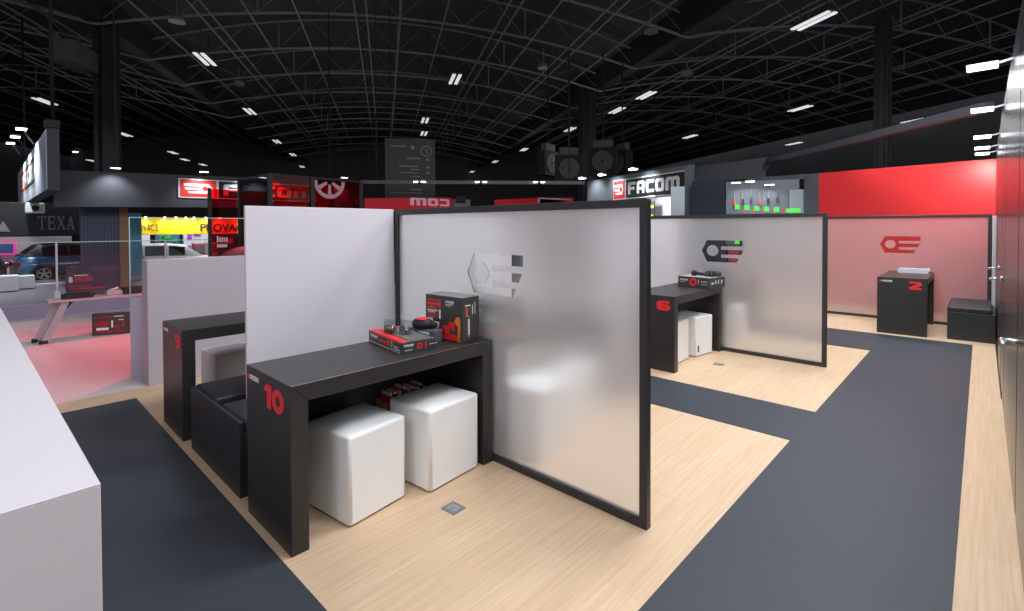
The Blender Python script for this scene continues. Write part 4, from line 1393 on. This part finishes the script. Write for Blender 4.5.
for k in range(3):
    on_wall(.15 + k * .19, 1.10, .10, .09, GREEN, 'price_tag', '%s green price tag from the left on the lower shelf, seen through the clear logo' % ordn[k], 'price tag', 'green price tags on the lower shelf')
    q = sA + Vector((math.cos(sr), math.sin(sr), 0)) * (.12 + k * .36) + Vector((-math.sin(sr), math.cos(sr), 0)) * -.16
    t = thing('red_storage_bin', '%s red storage bin from the left under the lower shelf' % ordn[k], 'storage bin', q, sr, 'red storage bins under the shelf')
    MB().box(-.16, .17, -.14, .14, 0, 1.02, .01).build('body', mat('bin_red', rgb(150, 42, 48), .5), t)
    MB().box(-.1, .1, -.16, -.14, .82, .86, .004).build('handle', BLACK, t)
on_wall(1.22, 1.77, .27, .09, GREEN, 'wide_tag', 'wide green tag right of the small green tags', 'price tag', None)
on_wall(1.22, 1.66, .14, .09, NUMRED, 'red_tag', 'red tag under the wide green tag', 'price tag', None)
o = tag(MB().box(0, .28, -.02, .02, 0, .55, .004).build('grey_display', mat('pale_display', rgb(130, 140, 150), .4)), 'pale grey blank display panel on the right of the shelf wall', 'display panel')
o.location = sA + Vector((math.cos(sr), math.sin(sr), 0)) * 1.16 + Vector((math.sin(sr), -math.cos(sr), 0)) * .03 + Vector((0, 0, 1.72))
o.rotation_euler = (0, 0, sr)
sl2 = None
for k, (x, y, z, lb) in enumerate(((-3.888, 11.20, 2.42, 'small lamp at the left above the lit shelf wall'), (-3.642, 11.329, 2.44, 'small lamp in the middle above the lit shelf wall'), (-3.303, 11.50, 2.36, 'small lamp at the right above the lit shelf wall'))):
    if sl2 is None:
        sl2 = thing('shelf_spot_lamp', lb, 'lamp', (x, y, z), sr, 'lamps above the shelf wall')
        MB().bar((0, 0, .03), (0, .6, .04), .02, .02).build('arm', BLACK, sl2)
        MB().box(-.10, .10, -.05, .05, .015, .04, .005).build('housing', MGREY, sl2)
        MB().box(-.09, .09, -.04, .04, 0, .015).build('lens', SPOTL, sl2)
    else:
        dup(sl2, (x, y, z), sr, lb)
for k in range(6):
    q = sA + Vector((math.cos(sr), math.sin(sr), 0)) * (.08 + k * .17) + Vector((-math.sin(sr), math.cos(sr), 0)) * -.06 + Vector((0, 0, 1.95 + .03 * (k % 3)))
    t = thing('hanging_tool', 'slim tool on the lit shelf wall, %s from the left' % ['first', 'second', 'third', 'fourth', 'fifth', 'sixth'][k], 'tool', q, sr, 'tools on the shelf wall')
    MB().box(-.02, .02, -.02, .04, 0, .12, .004).build('handle', [NUMRED, BLACK, DGREY][k % 3], t)
    MB().box(-.008, .008, -.008, .04, .12, .3).build('shaft', MGREY, t)
# bulkhead and sloping beam above
bk = thing('grey_bulkhead', 'dark grey overhead bulkhead above the navy block and shelves', 'bulkhead', (0, 0, 0))
MB().prism([(-5.75, 12.9), (-3.75, 12.45), (-3.75, 12.75), (-5.75, 13.2)], 'z', 2.62, 3.0).build('lower_band', mat('bulkhead_grey', rgb(72, 74, 80), .6), bk)
m = MB(); bm = m.bm
f0 = [(-5.5, 12.9, 2.95), (-3.84, 12.50, 2.68), (-3.64, 12.50, 3.09), (-5.5, 12.9, 3.07)]
va = [bm.verts.new(p) for p in f0]; vb = [bm.verts.new((p[0] + .05, p[1] + .3, p[2])) for p in f0]
bm.faces.new(va); bm.faces.new(vb[::-1])
for k in range(4):
    bm.faces.new((va[k], vb[k], vb[(k + 1) % 4], va[(k + 1) % 4]))
m.build('upper_panel', mat('bulkhead_grey'), bk)
MB().box(-4.0, -2.3, 12.3, 12.45, 2.52, 2.62).bar((-4.4, 12.75, 0), (-4.4, 12.75, 2.7), .1, .1).build('rail', mat('bulkhead_grey'), bk)
o = MB().bar((-3.68, 12.62, 3.0), (0.05, 7.95, 2.86), .10, .11).build('hanging_beam', mat('beam_grey', rgb(62, 62, 70), .5))
tag(o, 'long grey overhead beam sloping across above the red wall', 'beam')
o = tag(MB().prism([(-2.75, 11.95), (-2.36, 11.8), (-2.36, 12.0), (-2.75, 12.15)], 'z', 0, 2.56).build('grey_post', mat('post_grey', rgb(78, 82, 90), .55)), 'grey post at the left edge of the red wall', 'pillar')

# ------------------------------------------------------------------ light
def area(name, loc, size, power, color=(1, 1, 1), target=None, sy=None, spread=PI):
    l = bpy.data.lights.new(name, 'AREA')
    l.energy = power
    l.color = color
    l.size = size
    if sy:
        l.shape = 'RECTANGLE'
        l.size_y = sy
    l.spread = spread
    o = bpy.data.objects.new(name, l)
    COL.objects.link(o)
    o.location = loc
    d = Vector(target if target else (loc[0], loc[1], 0)) - Vector(loc)
    o.rotation_euler = d.to_track_quat('-Z', 'Y').to_euler()
    return o
def spot(name, loc, target, power, angle, color=(1, 1, 1), blend=.6, r=.05):
    l = bpy.data.lights.new(name, 'SPOT')
    l.energy = power
    l.color = color
    l.spot_size = math.radians(angle)
    l.spot_blend = blend
    l.shadow_soft_size = r
    o = bpy.data.objects.new(name, l)
    COL.objects.link(o)
    o.location = loc
    o.rotation_euler = (Vector(target) - Vector(loc)).to_track_quat('-Z', 'Y').to_euler()
    return o
K = (0.95, 0.975, 1.0)
area('rig_and_fill_lamp', (0.6, 0.9, 5.4), 1.2, 30, K)
area('rig_and_fill_lamp', (0.4, -3.2, 4.2), 1.6, 80, K, (-2.2, 2.2, .8))  # added fill from behind the camera for screen and stool fronts
area('rig_and_fill_lamp', (-1.5, 3.3, 5.2), 1.2, 130, K)  # added to brighten the bay behind the nearest screen
area('rig_and_fill_lamp', (-1.6, 7.2, 5.4), 1.2, 135, K)  # added likewise over the bay behind the second screen
area('rig_and_fill_lamp', (0.1, 2.4, 5.2), 1.2, 100, K, (-2.2, 2.2, .3))
area('rig_and_fill_lamp', (0.1, 5.8, 5.4), 1.2, 105, K, (-2.2, 5.6, .5))
area('rig_and_fill_lamp', (-0.8, 8.2, 5.6), 1.2, 85, K)
area('rig_and_fill_lamp', (-4.4, 1.0, 5.6), 1.2, 22, K)
area('rig_and_fill_lamp', (-8.0, 1.5, 5.6), 1.2, 16, (1, .72, .76))
spot('red_lamp', (-8.6, 3.4, 2.7), (-8.0, 1.2, 0), 620, 92, (1, .06, .12), .8, .2)
area('red_wall_fill', (-1.2, 10.25, 3.6), .5, 60, (1, .96, .92))  # added unseen light between farthest screen and red wall, brightens both
# door wall arm lamps
for y in (4.55, 6.25, 8.17, 9.34):
    spot('arm_lamp_light', (WX - .16, y, 2.50), (-1.2, y + .2, 0), 30, 120, K, .9)
spot('arm_lamp_light', (WX - .16, 10.02, 2.50), (-.25, 10.6, 1.9), 110, 120, (1, .93, .85), .9)
# fascia and sign lamps
for y, z in ((2.10, 2.86), (3.89, 2.91), (7.75, 3.03), (5.75, 2.97), (5.0, 2.95)):
    spot('fascia_light', (-14.6, y, z - .02), (-15.0, y, 2.0), 50, 110, (.95, .98, 1), .8)
for x in (-16.0, -18.5, -21.0):
    spot('sign_light', (x, .55, 3.64), (x, .9, 2.8), 300, 130, (.9, .97, 1), .8)
for f in (.12, .36, .68):
    q = pL.lerp(pR, f) + Vector((0, 0, 3.08)) + Vector((-.41, -.91, 0)) * .5
    spot('sign_light', q, pL.lerp(pR, f) + Vector((0, 0, 2.5)), 60, 120, (.9, .97, 1), .8)
for (x, y, z) in ((-3.888, 11.25, 2.38), (-3.642, 11.38, 2.40), (-3.303, 11.50, 2.33)):
    spot('shelf_light', (x, y, z), (x - .1, y + .4, 1.6), 13, 120, (.9, .97, 1), .8)
spot('stand_light', (-6.9, 13.0, 2.3), (-7.0, 14.0, 1.7), 30, 140, (1, 1, 1), .8)
# neighbouring stands
for y in (4.5, 5.15, 5.55, 5.9, 6.2, 6.65, 7.2, 8.0):
    spot('yellow_stand_light', (-24.62, y, 1.86), (-25, y, 1.3), 30, 110, (1, .97, .9), .9)
area('yellow_stand_rig', (-24.2, 6.3, 5.0), 2.5, 420, (.95, .98, 1))
area('car_stand_rig', (-19.2, 0.6, 5.2), 2.0, 130, (.95, .98, 1))
spot('booth_red_light', (-10.4, 4.9, 2.4), (-10.6, 4.7, 0), 60, 150, (1, .2, .25), .8, .2)

# added fill points out in the hall, lifting the dark roof and background
for k, (x, y, e) in enumerate(((-21, 9, 420), (-13, 20, 420), (-31, 19, 420), (-7, 27, 420), (-27, 31, 420), (-33, 7, 300), (-2.5, 19, 260))):
    l = bpy.data.lights.new('hall_fill_light', 'POINT')
    l.energy = e * .32
    l.shadow_soft_size = .8
    l.color = (.96, .98, 1)
    o = bpy.data.objects.new('hall_fill_light', l)
    COL.objects.link(o)
    o.location = (x, y, 4.6)
# hall ambience
w = bpy.data.worlds.new('hall_air')
S.world = w
w.use_nodes = True
w.node_tree.nodes['Background'].inputs['Color'].default_value = (0.93, 0.95, 1.0, 1)
w.node_tree.nodes['Background'].inputs['Strength'].default_value = 0.6

S.view_settings.view_transform = 'Standard'
S.view_settings.look = 'None'
S.view_settings.exposure = 0.0
S.view_settings.gamma = 1.0
S.view_settings.use_curve_mapping = False
S.cycles.use_denoising = True
S.cycles.max_bounces = 12
S.cycles.diffuse_bounces = 4
S.cycles.glossy_bounces = 4
S.cycles.transmission_bounces = 10
S.cycles.transparent_max_bounces = 16
S.cycles.sample_clamp_indirect = 6.0
S.cycles.caustics_reflective = False
S.cycles.caustics_refractive = True
